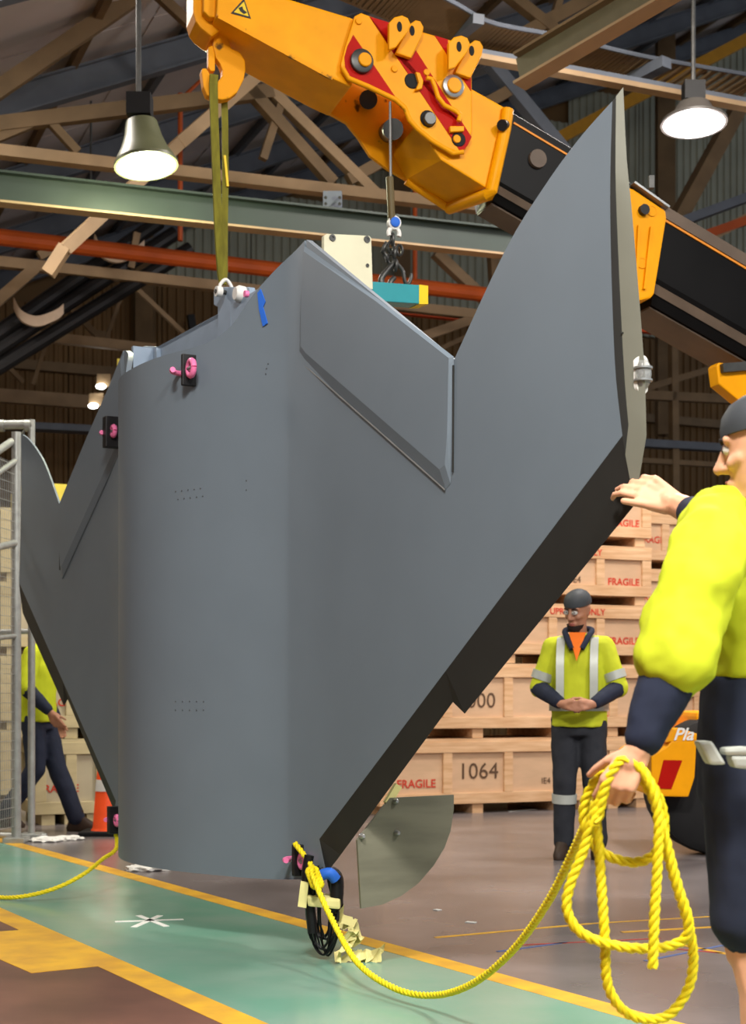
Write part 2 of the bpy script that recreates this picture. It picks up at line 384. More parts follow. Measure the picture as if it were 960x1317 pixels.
# big diagonal members
t = thing('diagonal_strut', P(66,345,13.4), 'cream angled strut with cranked foot beside the warm lamp', 'strut')
MB().beam(P(62,352,13.4), P(84,318,13.4), .11, .11).build('foot', M['truss'], t)
MB().beam(P(82,322,13.4), P(230,185,14.2), .11, .11).build('bar', M['truss'], t)
MB().beam(P(230,185,14.2), P(350,80,14.8), .12, .12).build('bar', M['truss'], t)
# overhead girder slanting to upper right
t = thing('overhead_girder', P(670,105,10.8), 'short olive steel girder with pale lower flange at top right', 'girder')
g0, g1 = P(668,92,10.8), P(900,-45,9.9)
MB().beam(g0, g1, .02, .2).build('web_plate', mat('girder_olive', srgb(104,98,78), .6), t)
MB().beam(g0-UP*.105, g1-UP*.105, .16, .02).build('lower_flange', M['truss'], t)
MB().beam(g0+UP*.105, g1+UP*.105, .16, .02).build('upper_flange', M['truss_d'], t)
# runway beam
t = thing('runway_beam', onH(0,243,11.6), 'long green-grey crane runway beam lit by the warm lamp', 'beam')
q0, q1 = onH(-60,236,11.6), onH(700,318,11.6); e_ = (q1-q0).normalized(); q0 -= e_*3; q1 += e_*5
MB().beam(q0, q1, .02, .22).build('web_plate', M['beam_green'], t)
MB().beam(q0-UP*.115, q1-UP*.115, .14, .018).build('lower_flange', M['truss'], t)
MB().beam(q0+UP*.115, q1+UP*.115, .14, .018).build('upper_flange', M['beam_green'], t)
hg = MB().beam(onH(428,248,11.75), onH(428,300,11.75), .16, .1, (0,1,0)).build('hanger_plate', M['rafter'], t)
for k in (-9, 9):
    for y_ in (254, 262): MB().cyl(onH(428+k,y_,11.66), onH(428+k,y_,11.6), .014, 8).build('bolt', M['steel_dark'], hg)
# orange sprinkler pipe with drops
t = thing('sprinkler_pipe', onH(0,305,16.0), 'long orange-brown sprinkler pipe with thin vertical drops', 'pipe')
e_ = (onH(700,388,16.0)-onH(-60,298,16.0)).normalized(); MB().cyl(onH(-60,298,16.0)-e_*4, onH(700,388,16.0)+e_*1.2, .09, 12).build('main_pipe', M['orange_pipe'], t)
for x, y0, y1 in ((232,310,120),(534,372,200)): MB().cyl(onH(x,y0,16.0), onH(x,y1,16.0), .028, 8).build('drop_pipe', M['orange_pipe'], t)
MB().cyl(onH(117,300,16.0), onH(117,130,16.0), .012, 6).build('hanger_rod', M['steel_dark'], t)
MB().cyl(onH(232,128,16.0), onH(262,100,16.0), .02, 8).build('drop_pipe', M['orange_pipe'], t)
t = tag(MB().beam(onH(460,393,18), onH(640,412,18), .1, .12).build('rack_beam', M['rack_orange']), 'bright orange beam behind the notch of the near wing', 'beam')
tag(MB().beam(onH(820,424,18), onH(880,432,18), .1, .06).build('rack_beam', M['rack_orange']), 'short bright orange beam just beside the wing-tip light', 'beam')
# black ducts with pale saddles
t = thing('cable_ducts', P(0,470,17), 'bundle of black ducts slung in pale saddles at upper left', 'duct')
for k, (x0,y0,x1,y1) in enumerate([(-60,468,205,285),(-60,486,225,300),(-60,508,245,320)]):
    MB().cyl(P(x0,y0,17+k*.05), P(x1,y1,18+k*.05), .09, 12).build('duct', M['black'], t)
for c0, Y in (((48,404),17.2), ((152,322),17.6)):
    pts = crv([P(c0[0]-30,c0[1]-14,Y-.12), P(c0[0]-20,c0[1]+3,Y-.18), P(c0[0],c0[1]+10,Y-.2), P(c0[0]+24,c0[1]+2,Y-.18), P(c0[0]+34,c0[1]-6,Y-.12)], 5)
    b = MB(); b.rings([[p+UP*.07+B*-.0, p-UP*.05, p-UP*.05+B*.05, p+UP*.07+B*.05] for p in pts]); b.build('saddle', M['saddle'], t, 40)
b = MB()
tag(MB().beam(onH(245,405,BW-.5), onH(252,450,BW-.5), .1, .12).build('wall_bracket', M['black']), 'small black bracket on the brown wall above the blue frame', 'bracket')
# walkway high up
t = thing('overhead_walkway', P(560,60,12.4), 'slatted overhead walkway curving along the top right', 'walkway')
path = crv([P(430,-66,11.6), P(525,-24,12.0), P(585,6,12.4), P(630,30,12.7), P(705,45,13.0), P(760,58,13.3), P(840,76,13.7), P(990,102,14.4)], 14)
b = MB()
for i in range(len(path)-1):
    p, q = path[i], path[i+1]
    for k in (0,):
        c = p.lerp(q, k); b.beam(c-B*.02, c+B*.62, .036, .03)
b.build('slat', M['truss_d'], t, kind='stuff')
for off, m in ((-.02,'rafter'), (.62,'truss_d')):
    b = MB(); b.tube([p+B*off for p in path], .02, 6); b.build('edge_rail', M[m], t, 40)
MB().beam(P(600,66,12.9), P(1000,139,14.3), .1, .05).build('carrier_beam', M['rafter'], t)
MB().beam(P(600,72,12.86), P(1000,145,14.26), .12, .045).build('carrier_flange', M['truss'], t)
MB().beam(P(588,46,13.0), P(616,24,12.5), .1, .08).build('cross_bracket', M['rafter'], t)
MB().beam(P(812,104,13.95), P(858,80,13.6), .12, .1).build('cross_bracket', M['rafter'], t)
# hall lamps in view
def hall_lamp(px, py, Y, r, glow, shade_m, tilt, label, spot, col, hs=1.0):
    c = P(px, py, Y); t = thing('high_bay_lamp', c, label, 'lamp', None)
    ax = V((tilt[0], tilt[1], 1)).normalized()
    MB().lathe(c, ax, [(h*hs,q*r) for h,q in ((.0,1),(.05,.93),(.12,.76),(.22,.60),(.33,.5),(.36,.2))], 28).build('shade', M[shade_m], t, 50)
    MB().lathe(c, ax, [(-.02,r*.2),(-.025,r*.6),(-.012,r*.93),(.0,r*.985),(.002,r*.98)], 28).build('diffuser', M[glow], t, 60)
    MB().lathe(c, ax, [(-.012,r*.985),(-.012,r*1.02),(.014,r*1.02),(.014,r*.985)], 28).build('rim', M[shade_m], t, 60)
    MB().box(c+ax*(.36*hs+.1), (.18,.16,.16)).build('ballast_box', M['blackmat'], t)
    MB().cyl(c+ax*(.36*hs+.18), c+ax*(.36*hs+.18)+UP*1.0, .02, 8).build('hanger_rod', M['steel_dark'], t)
    l = bpy.data.lights.new('lamp_light', 'POINT'); l.shadow_soft_size = r*.45; l.energy = spot; l.color = col
    lo = bpy.data.objects.new('lamp_light', l); COL.objects.link(lo); lo.parent = t
    lo.rotation_euler = V((0,0,1)).rotation_difference(ax).to_euler(); lo.location = -ax*(r*.5)
hall_lamp(188, 212, 11.0, .234, 'lamp_glow', 'lamp_shade', (-.12,.1), 'high bay lamp with greenish bell shade in front of the runway beam', 110, (.94,1,.62))
hall_lamp(893, 158, 13.0, .285, 'lamp_glow2', 'lamp_dark', (.0,.08), 'round cool white lamp under the walkway at top right', 110, (1,.93,.95), .5)
for px, py, lab in ((130,497,'small white floodlight, upper of two behind the left wing peak'), (120,522,'small white floodlight, lower of two behind the left wing peak')):
    c = P(px,py,21); t = thing('floodlight', c, lab, 'lamp', None)
    MB().sphere(c, .055, 12, 8, None, (1.3,.7,.7)).build('lens', M['lamp_glow'], t, 60); MB().box(c+V((.03,.1,.1)), (.2,.1,.18)).build('housing', M['truss'], t)
#@@WING
WC, WD, WN = V((-.8275, 7.144, 0)), V((.4846, -.8747, 0)), V((-.8747, -.4846, 0))
def W(u, z, w=0.0): return WC+WD*u+WN*w+UP*z
def Wpx(px, py, w=0.0):                           # where the sight line meets the wing plane set off by w
    c = WC+WN*w; k = (px-480)/FPX; u = (k*c.y-c.x)/(WD.x-k*WD.y); return (u, CAMH+(HOR-py)/FPX*(c.y+u*WD.y))
def bulge(u):
    t = abs(u)/1.1; return .36*(1-t*t)**1.7 if t < 1 else 0.0
def fair(pts, n): return [(p.x, p.y) for p in crv([(x,y,0) for x,y in pts], n)]
fin = fair([(2.29,2.25),(2.606,2.547),(2.824,2.69),(3.007,2.782),(3.17,2.84)], 4)
tipf = fair([(3.17,2.84),(3.160,2.62),(3.162,2.42),(3.174,2.17),(3.188,2.008),(3.217,1.843)], 3)
topc = fair([(0,2.62),(.40,2.632),(.58,2.645),(.70,2.70),(.815,2.82),(.96,2.92),(1.124,2.985)], 4)
right = topc[:-1]+[(1.118,2.98),(1.118,2.86),(1.134,2.86),(1.134,2.98)]+fin[:-1]+tipf+[(1.254,.494),(1.318,.362),(1.21,.324),(.93,.296),(.78,.29),(.4,.29),(0,.292)]
full = right+[(-u,z) for u,z in reversed(right[1:-1])]
air = thing('airframe', W(0,.29), 'large dark grey bat-winged airframe hanging upright from slings over the floor', 'aircraft')
# front skin
bm = bmesh.new(); f = bm.faces.new([bm.verts.new((u, 0, z)) for u, z in full])
for i in range(-27, 28):
    bmesh.ops.bisect_plane(bm, geom=bm.verts[:]+bm.edges[:]+bm.faces[:], plane_co=(i*.0375 if abs(i) < 28 else 0,0,0), plane_no=(1,0,0))
for u in (-2.8,-2.29,-1.8,-1.4,1.4,1.8,2.29,2.8): bmesh.ops.bisect_plane(bm, geom=bm.verts[:]+bm.edges[:]+bm.faces[:], plane_co=(u,0,0), plane_no=(1,0,0))
for z in (.7,1.1,1.5,1.9,2.3): bmesh.ops.bisect_plane(bm, geom=bm.verts[:]+bm.edges[:]+bm.faces[:], plane_co=(0,0,z), plane_no=(0,0,1))
bmesh.ops.triangulate(bm, faces=[f for f in bm.faces if len(f.verts) > 4])
me = bpy.data.meshes.new('front_skin'); o0 = ORG[air.name]
for v in bm.verts: v.co = W(v.co.x, v.co.z, bulge(v.co.x))-o0
bmesh.ops.recalc_face_normals(bm, faces=bm.faces); bm.normal_update()
if sum((f.normal.dot(WN)*f.calc_area() for f in bm.faces)) < 0: bmesh.ops.reverse_faces(bm, faces=bm.faces)
bm.to_mesh(me); bm.free(); me.materials.append(M['skin_grey']); shade(me, 25)
sk = newobj('front_skin', me, air)
# thickness: rim strips and back
def backpt(i):
    u, z = full[i]; a = abs(u)
    t = .05 if a > 1.1 else .12
    return (u*(.998), z, -t)
TIPB = [(802,112),(806,200),(814,280),(824,400),(830,480),(832,560)]
tipb = [Wpx(x,y,-.03) for x,y in TIPB]
BACKS = {1: [], -1: []}
for sgn in (1, -1):
    # leading edge: black face with a stepped rear line
    fr = [(1.254,.494),(3.217,1.843)]; fr = [(1.318,.362)]+[(1.254+(3.217-1.254)*k/12,.494+(1.843-.494)*k/12) for k in range(13)]
    jag = (2.235,1.058); jag2 = (2.312,1.018)
    bk = [(1.30,.36,-.012),(1.385,.44,-.03)]+[(1.385+(jag[0]-1.385)*k/5,.44+(jag[1]-.44)*k/5,-.03) for k in range(1,6)]+[(*jag2,-.03)]+[(jag2[0]+(3.237-jag2[0])*k/6,jag2[1]+(1.64-jag2[1])*k/6,-.03) for k in range(1,7)]
    b = MB(); n = len(fr)
    # resample the rear line against the front line: pair by order
    vs = [W(sgn*u,z,0) for u,z in fr]+[W(sgn*u,z,w) for u,z,w in bk]
    b.add(vs, [(i,i+1,n+i+1,n+i) for i in range(n-1)])
    BACKS[sgn].append((fr, bk))
    le = b.build('leading_edge', M['dark_edge'], air)
    le['label'] = 'flat black bevelled edge with a step in it'
    # tip plate
    b = MB(); n = len(tipf); tb = []
    for k in range(n-1):                          # rear line of the end cap, resampled to the front line
        q = k/(n-2)*(len(tipb)-1); i = min(int(q), len(tipb)-2); q -= i
        tb.append((tipb[i][0]*(1-q)+tipb[i+1][0]*q, tipb[i][1]*(1-q)+tipb[i+1][1]*q, -.03))
    tb.append((3.237,1.64,-.03)); BACKS[sgn].append((tipf, tb))
    mid = [(u*.72+tb[k][0]*.28+.006*(k < n-1),z*.72+tb[k][1]*.28,-.006) for k, (u,z) in enumerate(tipf)]
    b.add([W(sgn*u,z,0) for u,z in tipf]+[W(sgn*u,z,w) for u,z,w in mid]+[W(sgn*u,z,w) for u,z,w in tb],
          [(i,i+1,n+i+1,n+i) for i in range(n-1)]+[(n+i,n+i+1,2*n+i+1,2*n+i) for i in range(n-1)])
    b.m = [0]*(n-1)+[1]*(n-1)
    tp = b.build('wing_tip', [M['dark_edge'], M['olive']], air, 20); tp['label'] = 'olive grey curved end cap'
# rim of the upper and lower outline and the back
b = MB(); N = len(full); back = []
for i, (u, z) in enumerate(full):
    a = abs(u)
    w = bulge(u)-(.012 if a > 1.2 else .028)
    back.append((u, z, w))
upper = [i for i in range(N) if full[i][1] > 2.2 and abs(full[i][0]) < 3.165 or full[i][1] < .365 ]
vs = [W(u,z,bulge(u)) for u,z in full]+[W(u,z,w) for u,z,w in back]
b.add(vs, [(i,(i+1) % N,N+(i+1) % N,N+i) for i in range(N) if i in upper and (i+1) % N in upper and abs(full[i][0]-full[(i+1) % N][0]) < 1.5])
b.build('rim_strip', M['skin_grey'], air)
me = sk.data.copy(); me.name = 'back_skin'                # inner face of the shell, open at the top where the rig reaches in
for v in me.vertices:
    u = (v.co+o0-WC).dot(WD); v.co -= WN*(.012 if abs(u) > 1.2 else .028)
me.materials.clear(); me.materials.append(M['dark_edge']); me.flip_normals(); newobj('back_skin', me, air)
for sgn in (1, -1):
    b = MB()
    for F_, B_ in BACKS[sgn]:
        n = len(F_); b.add([W(sgn*p[0],p[1],-.012) for p in F_]+[W(sgn*p[0],p[1],p[2]) for p in B_], [(i,i+1,n+i+1,n+i) for i in range(n-1)])
    b.build('edge_return', M['dark_edge'], air)
# raised hatch on each side with a chamfered rim
hb = [Wpx(*p) for p in [(392,316),(389.5,348),(386,400),(384,458),(390,466),(562,618),(574,629),(580,622),(583,560),(584.5,459),(488,385)]]
ht = [Wpx(*p) for p in [(395,324),(393,352),(391,400),(391,446),(398,455),(556,592),(570,604),(577,598),(580,556),(582,461),(488,388)]]
for sgn in (1,-1):
    b = MB(); b.prism([W(sgn*u,z,.001) for u,z in hb], [W(sgn*u,z,.015) for u,z in ht])
    b.build('hatch_panel', M['skin_grey'], air)
    # fine seam under the hatch; near one in steel as a put-in bevel highlight
    s = [W(sgn*u,z-.004,.004) for u,z in hb[3:7]]
    MB().tube(s, .0035, 6).build('hatch_seam', M['steel'] if sgn > 0 else M['skin_grey'], air)
    MB().beam(W(sgn*2.292,2.23,.004), W(sgn*2.288,1.86,.004), .004, .006, WN).build('gap_and_shade', M['dark_edge'], air)  # dark bar: slit on the far wing, painted chamfer shade on the near one
# wing tip lights
for sgn in (1,):
    c = onplane(819, 484, (W(3.235,0,-.02).x, W(3.235,0,-.02).y), -WN.x, -WN.y)
    b = MB(); pr = []
    for k in range(20):
        an = 2*PI*k/20; r0 = .021; pr.append(c-WD*.02+WN*(math.cos(an)*r0)+UP*(math.sin(an)*r0+(.036 if math.sin(an) > 0 else -.036)))
    b.extr(pr, WD*.048); base = b.build('light_base', M['white'], air, 40); base['label'] = 'white oval base of the wing tip light'
    MB().sphere(c+WD*.03, .031, 16, 10, None, (.8,.8,1.5)).build('light_dome', M['glass'], base, 60)
    MB().sphere(c+WD*.03, .016, 12, 8, None, (1,1,1.3)).build('light_bulb', M['steel'], base, 60)
    for k in (-.018, .018): MB().lathe(c+WD*.03+UP*k, UP, [(-.003,.018),(-.003,.028),(.003,.028),(.003,.018)], 16).build('light_band', M['steel'], base, 40)
MB().beam(onplane(799, 428, (W(3.21,0,-.006).x, W(3.21,0,-.006).y), .8, .35), onplane(826, 428, (W(3.215,0,-.006).x, W(3.215,0,-.006).y), .8, .35), .004, .004).build('cap_seam', M['dark_edge'], air)
def bs(px, py):
    w = .1
    for _ in range(50): u, z = Wpx(px, py, w); w = .7*w+.3*bulge(u)
    return u, z, w
# blue tape
tp_ = [bs(*p)[:2] for p in [(333,377),(337,372),(343,388),(340,395),(346,416),(340,420),(335,398)]]
b = MB(); b.prism([W(u,z,bulge(u)+.004) for u,z in tp_], [W(u,z,bulge(u)+.007) for u,z in tp_]); o = b.build('tape_strip', M['tape_blue'], air); o['label'] = 'crooked strip of blue masking tape'
# lifting lugs: black blocks with pink bow shackles
def bowring(c, ax1, ax2, r, rr, a0, a1, n=14): return [c+ax1*(r*math.cos(a0+(a1-a0)*i/n))+ax2*(r*math.sin(a0+(a1-a0)*i/n)) for i in range(n+1)]
def lug(u, z, w, hgt, out, wid, label, shk=.045, flat=False):
    c = W(u,z,w); b = MB()
    if flat: b.box(c+WN*out/2, (wid, hgt, out), Matrix((WD, UP, WN)).transposed().to_4x4().to_3x3())
    else: b.box(c+WN*out/2, (wid, out, hgt), Matrix((WD, WN, UP)).transposed())
    o = b.build('lifting_lug', M['black'], air, bevel=.004); o['label'] = label
    cc = c+WN*(out*.62)
    MB().tube(bowring(cc-WD*.02, WD, WN, shk, .011, PI*.5, PI*1.5), .0125, 8).build('shackle_bow', M['pink'], o, 60)
    MB().tube(bowring(cc+WD*.045, WD, UP, shk*.55, .012, 0, 2*PI), .014, 8).build('shackle_eye', M['pink'], o, 60)
    MB().cyl(cc-WD*.05, cc+WD*.06, .012, 10).build('shackle_pin', M['steel'], o, 40)
    return o
u, z, w = bs(250,477); lug(u, z, w-.01, .14, .07, .022, 'black lug with pink shackle near the top edge', .06)
lug(-1.16, 2.53, .0, .17, .10, .06, 'black lug with pink shackle below the left peak', .045)
u, z, w = bs(391,1106); lug(u, z, w-.01, .13, .06, .03, 'black lug with pink shackle at the lower corner', .045)
lug(-1.12, .40, .0, .15, .09, .05, 'black lug at the far lower corner', .04)
# tiny rivets
for (x0,y0,dx,dy,n) in [(226,632,8,-1,5),(229,642,8,-1,5),(345,468,0,0,1),(343,474,0,0,1),(342,481,0,0,1),(226,902,9,0,5),(226,913,9,0,5),(317,618,0,0,1),(317,630,0,0,1),(150,662,1,6,3)]:
    for k in range(n):
        u, z, w = bs(x0+dx*k, y0+dy*k); MB().lathe(W(u,z,w), WN, [(-.004,.005),(.002,.004),(.003,.001)], 8).build('rivet', M['rivet'], air)
# quarter round keel plate behind the lower edge
kq = lambda px,py: onplane(px, py, (W(1.56,0,-.08).x, W(1.56,0,-.08).y), -WN.x, -WN.y)
kp = [kq(*p) for p in [(458,1080),(500,1026),(582,1022),(582,1040),(578,1068),(570,1090),(556,1113),(536,1136),(514,1152),(490,1163),(463,1168)]]
b = MB(); b.extr(kp, WD*.012); kl = b.build('keel_plate', M['plate'], air); kl['label'] = 'quarter-round bare metal plate behind the lower edge'
for p in [(506,1030),(508,1071),(463,1075)]:
    c = kq(*p); MB().lathe(c, WD, [(.0,.001),(.01,.012),(.026,.011),(.034,.006)], 10).build('bolt', M['steel'], kl, 40)
MB().beam(kq(498,1034), kq(512,1010), .02, .03).build('strap', M['tape_cream'], kl)
#@@CRANE
E1 = V((.95, .31, 0)).normalized(); BN = V((-E1.y, E1.x, 0))
C0 = V((-.78, 7.8, 0))-BN*.22
def cp(px, py, o=0.0):
    c = C0+BN*o; return onplane(px, py, (c.x, c.y), E1.x, E1.y)
def K3(pts): return [(420+x/3.692, y/3.692) for x, y in pts]
crane = thing('mobile_crane', (3.2, 10.0, 0), 'yellow mobile crane, its red-striped boom head over the airframe', 'crane')
def cpart(name, px_pts, o, t, m, parent=None, bevel=0, smooth=None):
    b = MB(); b.extr([cp(x,y,o) for x,y in px_pts], BN*t); return b.build(name, M[m], parent or crane, smooth, bevel)
jib = cpart('jib_box', [(281,-34),(330,-14),(454,23),(474,60),(452,112),(428,101),(279,20)], 0, .42, 'yellow', None, .012)
MB().beam(cp(281,21,-.004), cp(428,101,-.004), .012, .022).build('weld_bead', M['yellow_worn'], jib)
wl_ = cpart('warning_label', [(314,-2),(297,17),(323,24)], -.003, .003, 'black', jib)
cpart('label_field', [(314,2),(301,15.5),(320,21)], -.005, .003, 'tip_yellow', wl_)
cpart('label_mark', [(307,10),(312,8),(313,12),(318,16),(314,18),(309,14)], -.007, .003, 'black', wl_)
cpart('nose_block', [(249,-40),(249,16),(252,27),(259,36),(273,47),(283,40),(284,-40)], .12, .2, 'yellow_worn', None, .012)
cpart('nose_cheek', [(262,-40),(262,14),(270,22),(284,22),(284,-40)], .06, .06, 'yellow', None, .008)
def K2(pts): return [(230+x/3.84, y/3.84) for x, y in pts]
hk = thing('crane_hook', cp(285,100,.2), 'yellow worn crane hook with safety latch at the boom nose', 'hook')
cpart('hook_body', K2([(172,60),(243,60),(246,195),(262,240),(302,255),(328,300),(331,345),(322,392),(290,455),(250,485),(215,492),(175,486),(140,470),(122,425),(112,345),(120,335),(137,336),(153,362),(172,396),(195,400),(216,374),(216,345),(205,315),(185,285),(172,235)]), .17, .06, 'yellow_worn', hk, .016)
cpart('latch', K2([(146,232),(163,224),(180,236),(180,350),(160,352),(146,330)]), .18, .04, 'yellow', hk, .006)
plate_pts = K3([(135,75),(165,60),(205,75),(300,105),(580,187),(692,217),(692,620),(675,690),(650,722),(620,722),(560,700),(480,660),(430,612),(395,570),(368,508),(330,476),(200,415),(105,375),(72,330),(70,300),(92,215)])
pl = cpart('side_plate', plate_pts, -.035, .03, 'yellow', None, .008)
for i, s in enumerate(([(128,165),(335,470),(205,408),(112,362),(90,325),(86,270),(100,220)], [(205,78),(297,106),(297,215),(318,250),(405,275),(425,238),(690,650),(672,690),(650,716),(635,716)],
          [(515,168),(578,187),(580,268)], [(632,352),(688,352),(688,432)])):
    cpart('red_stripe', K3(s), -.038, .004, 'red', pl)
# lifting ears on the plate
for dx, dy in ((0,0),(283,95)):
    for o, s in ((-.13,[(298,107),(325,80),(360,72),(388,84),(402,115),(388,150),(330,225),(298,235)]), (-.07,[(400,112),(425,94),(448,100),(463,128),(456,170),(402,275),(330,250),(345,215)])):
        e = cpart('ear_plate', K3([(x+dx,y+dy) for x,y in s]), o, .03, 'yellow', pl, .006)
        cx, cy = (348,126) if o < -.1 else (408,145)
        b = MB(); b.extr([cp(*K3([(cx+dx+12*math.cos(k*PI/8), cy+dy+24*math.sin(k*PI/8)+3*math.cos(k*PI/8))])[0], o-.003) for k in range(16)], BN*.004); b.build('slot', M['blackmat'], e)
def disc(x, y, r, o, t, m, name, parent, n=24):
    c = cp(*K3([(x,y)])[0], o); return MB().lathe(c, BN, [(0,r*.9),(0.004,r),(t,r)], n).build(name, M[m], parent, 40)
pn = disc(172,285,.062,-.065,.03,'steel_dark','boom_pin',pl); disc(186,280,.036,-.08,.03,'yellow_worn','pin_cap',pn)
pn = disc(606,406,.060,-.06,.03,'steel','boom_pin',pl); disc(611,402,.040,-.075,.03,'yellow','pin_cap',pn)
h = disc(408,383,.042,-.040,.01,'blackmat','bolt_hole',pl); cpart('keeper_plate', K3([(425,340),(445,345),(462,385),(455,420),(425,428),(440,390)]), -.06, .03, 'yellow', pl, .004)
h = disc(485,562,.045,-.042,.01,'blackmat','bolt_hole',pl); disc(495,560,.034,-.07,.04,'steel_dark','pin_end',pl)
h = disc(630,660,.040,-.042,.01,'blackmat','bolt_hole',pl); disc(622,658,.022,-.05,.02,'yellow_worn','pin_end',pl)
cpart('keeper_plate', K3([(588,598),(655,598),(655,622),(590,626)]), -.06, .025, 'yellow', pl, .004)
for x, y in ((155,98),(325,325),(478,342)): disc(x,y,.018,-.045,.014,'yellow_worn','stud',pl)
b = MB(); b.tube([cp(*K3([q])[0], -.07) for q in [(475,370),(500,375),(515,410),(530,460),(560,500),(610,525),(635,545),(628,575)]], .013, 8); b.build('hose_guard', M['yellow'], pl, 50)
b = MB(); b.tube([cp(*K3([q])[0], -.03) for q in [(75,320),(105,372),(200,412),(330,474),(372,512),(395,570),(432,612),(500,668),(600,728),(650,722)]], .014, 8); b.build('edge_bead', M['yellow_worn'], pl, 50)
far = cpart('far_side_plate', [(382,116),(392,128),(420,143),(446,158),(462,178),(476,200),(500,218),(524,232),(600,200),(600,70),(460,70)], .42, .03, 'yellow_worn', None, .006)
MB().cyl(cp(506,166,.05), cp(500,170,.40), .055, 18).build('cross_pin', M['steel_dark'], crane, 40)
MB().cyl(cp(474,128,.2), cp(474,128,.41), .05, 16).build('cross_pin', M['black'], crane, 40)
c = cp(524,196,.415); MB().lathe(c, BN, [(-.02,.05),(-.02,.075),(.0,.075)], 20).build('far_bush', M['yellow_worn'], far, 40); MB().lathe(c, BN, [(-.021,.0),(-.021,.05),(-.01,.05)], 20).build('far_hole', M['blackmat'], far, 40)
b = MB(); b.prism([cp(x,y,0) for x,y in [(548,90),(607,114),(650,138),(626,242),(568,206),(536,160)]], [cp(x,y,.42) for x,y in [(520,150),(580,170),(618,190),(580,266),(522,231),(505,200)]])
bx = b.build('boom_head_box', M['yellow'], crane, None, .01)
b = MB(); b.tube([cp(*q) for q in [(653,141,-.01),(650,165,-.01),(632,246,-.01),(629,250,.0),(578,268,.42)]], .034, 10); b.build('flange_rim', M['yellow'], bx, 50)
b = MB(); b.tube([cp(523,232,.42), cp(578,268,.42)], .026, 8); b.build('flange_rim', M['yellow'], bx, 50)
MB().cyl(cp(646,161,-.06), cp(651,161,-.0), .03, 12).build('pivot_pin', M['black'], bx, 40)
# telescopic boom
bd = (cp(857,268)-cp(659,150)).normalized()
def boomstage(name, sec, L, m):                   # sec: (px,py,off)
    pts = [cp(*q) for q in sec]; b = MB(); b.prism(pts, [p+bd*L for p in pts]); return b.build(name, M[m], crane)
def far_(px, py, o, t): return cp(px,py,o)+BN*t
def hull(name, tl, bl, lo, L, w):
    a_, c_, d_ = cp(*tl, 0), cp(*bl, 0), cp(*lo, .06)
    pts = [a_+BN*.03+UP*.02, a_, c_, d_, d_+BN*(w-.12), c_+BN*w, a_+BN*w, a_+BN*(w-.03)+UP*.02]
    b = MB(); b.prism(pts, [p+bd*L for p in pts]); o = b.build(name, M['boom_black'], crane)
    us = [d_+BN*.02-UP*.004, d_+BN*(w-.14)-UP*.004]; us += [us[1]-UP*.01, us[0]-UP*.01]
    MB().prism(us, [p+bd*L for p in us]).build('underside_plate', M['boom_grey'], o)
    mid = c_.lerp(d_, .2), c_.lerp(d_, .55); off = (-BN*.006-UP*.006)
    MB().prism([mid[0], mid[1], mid[1]+off, mid[0]+off], [p+bd*L for p in (mid[0], mid[1], mid[1]+off, mid[0]+off)]).build('lower_strip', M['boom_grey'], o)
    return o
i1 = hull('inner_stage', (660,146), (641,232), (634,258), 1.02, .36)
ln = MB().beam(cp(661,158,-.003), cp(661,158,-.003)+bd*1.0, .006, .01).build('orange_line', mat('orange_stripe', srgb(226,140,40), .5), i1)
MB().lathe(cp(691,205), BN, [(-.02,.04),(-.02,.05),(0,.052)], 18).build('wear_pad_cap', M['boom_grey'], i1, 40)
o1 = hull('outer_stage', (850,262), (842,356), (838,392), 3.6, .44)
MB().beam(cp(850,280,-.004), cp(850,280,-.004)+bd*3.5, .008, .012).build('orange_line', MATS['orange_stripe'], o1)
b = MB(); s0 = cp(850,262,-.004); b.prism([s0, s0-UP*.07, s0-UP*.07-BN*.01, s0-BN*.01], [p+bd*3.5 for p in (s0, s0-UP*.07, s0-UP*.07-BN*.01, s0-BN*.01)]); b.build('top_rail', M['boom_grey'], o1)
col = cpart('stage_collar', [(806,240),(815,243),(857,271),(858,280),(842,378),(838,383),(818,388),(800,380)], -.05, .54, 'yellow', None, .012)
for x0, y0, x1, y1 in ((822,290,818,372),(838,292,829,372)): MB().beam(cp(x0,y0,-.058), cp(x1,y1,-.058), .02, .015).build('collar_rib', M['yellow'], col)
MB().lathe(cp(827,271,-.05), BN, [(-.03,.018),(-.03,.03),(0,.03)], 10).build('bolt', M['black'], col)
for y in (271,338): MB().lathe(cp(839 if y < 300 else 826,y,-.052), BN, [(-.002,.024),(-.004,.024),(-.004,.032),(0,.032)], 16).build('stamp_ring', M['yellow_worn'], col)
MB().beam(cp(813,241,-.02)+UP*.02, cp(858,271,-.02)+UP*.012, .07, .012).build('collar_top', M['steel'], col)
MB().box(cp(838,246,.1)+UP*.05, (.03,.04,.07)).build('sensor_bracket', M['steel_dark'], col)
cyb = cpart('cylinder_bracket', [(922,470),(925,466),(985,470),(1010,560),(957,560),(957,520),(925,494)], .05, .10, 'yellow', None, .01)
MB().beam(cp(928,474,.04), cp(1000,468,.04), .05, .05).build('bracket_pad', M['steel_dark'], cyb)
MB().cyl(cp(985,520,.2), cp(1500,840,.2), .1, 16).build('lift_cylinder', M['steel_dark'], crane, 40)
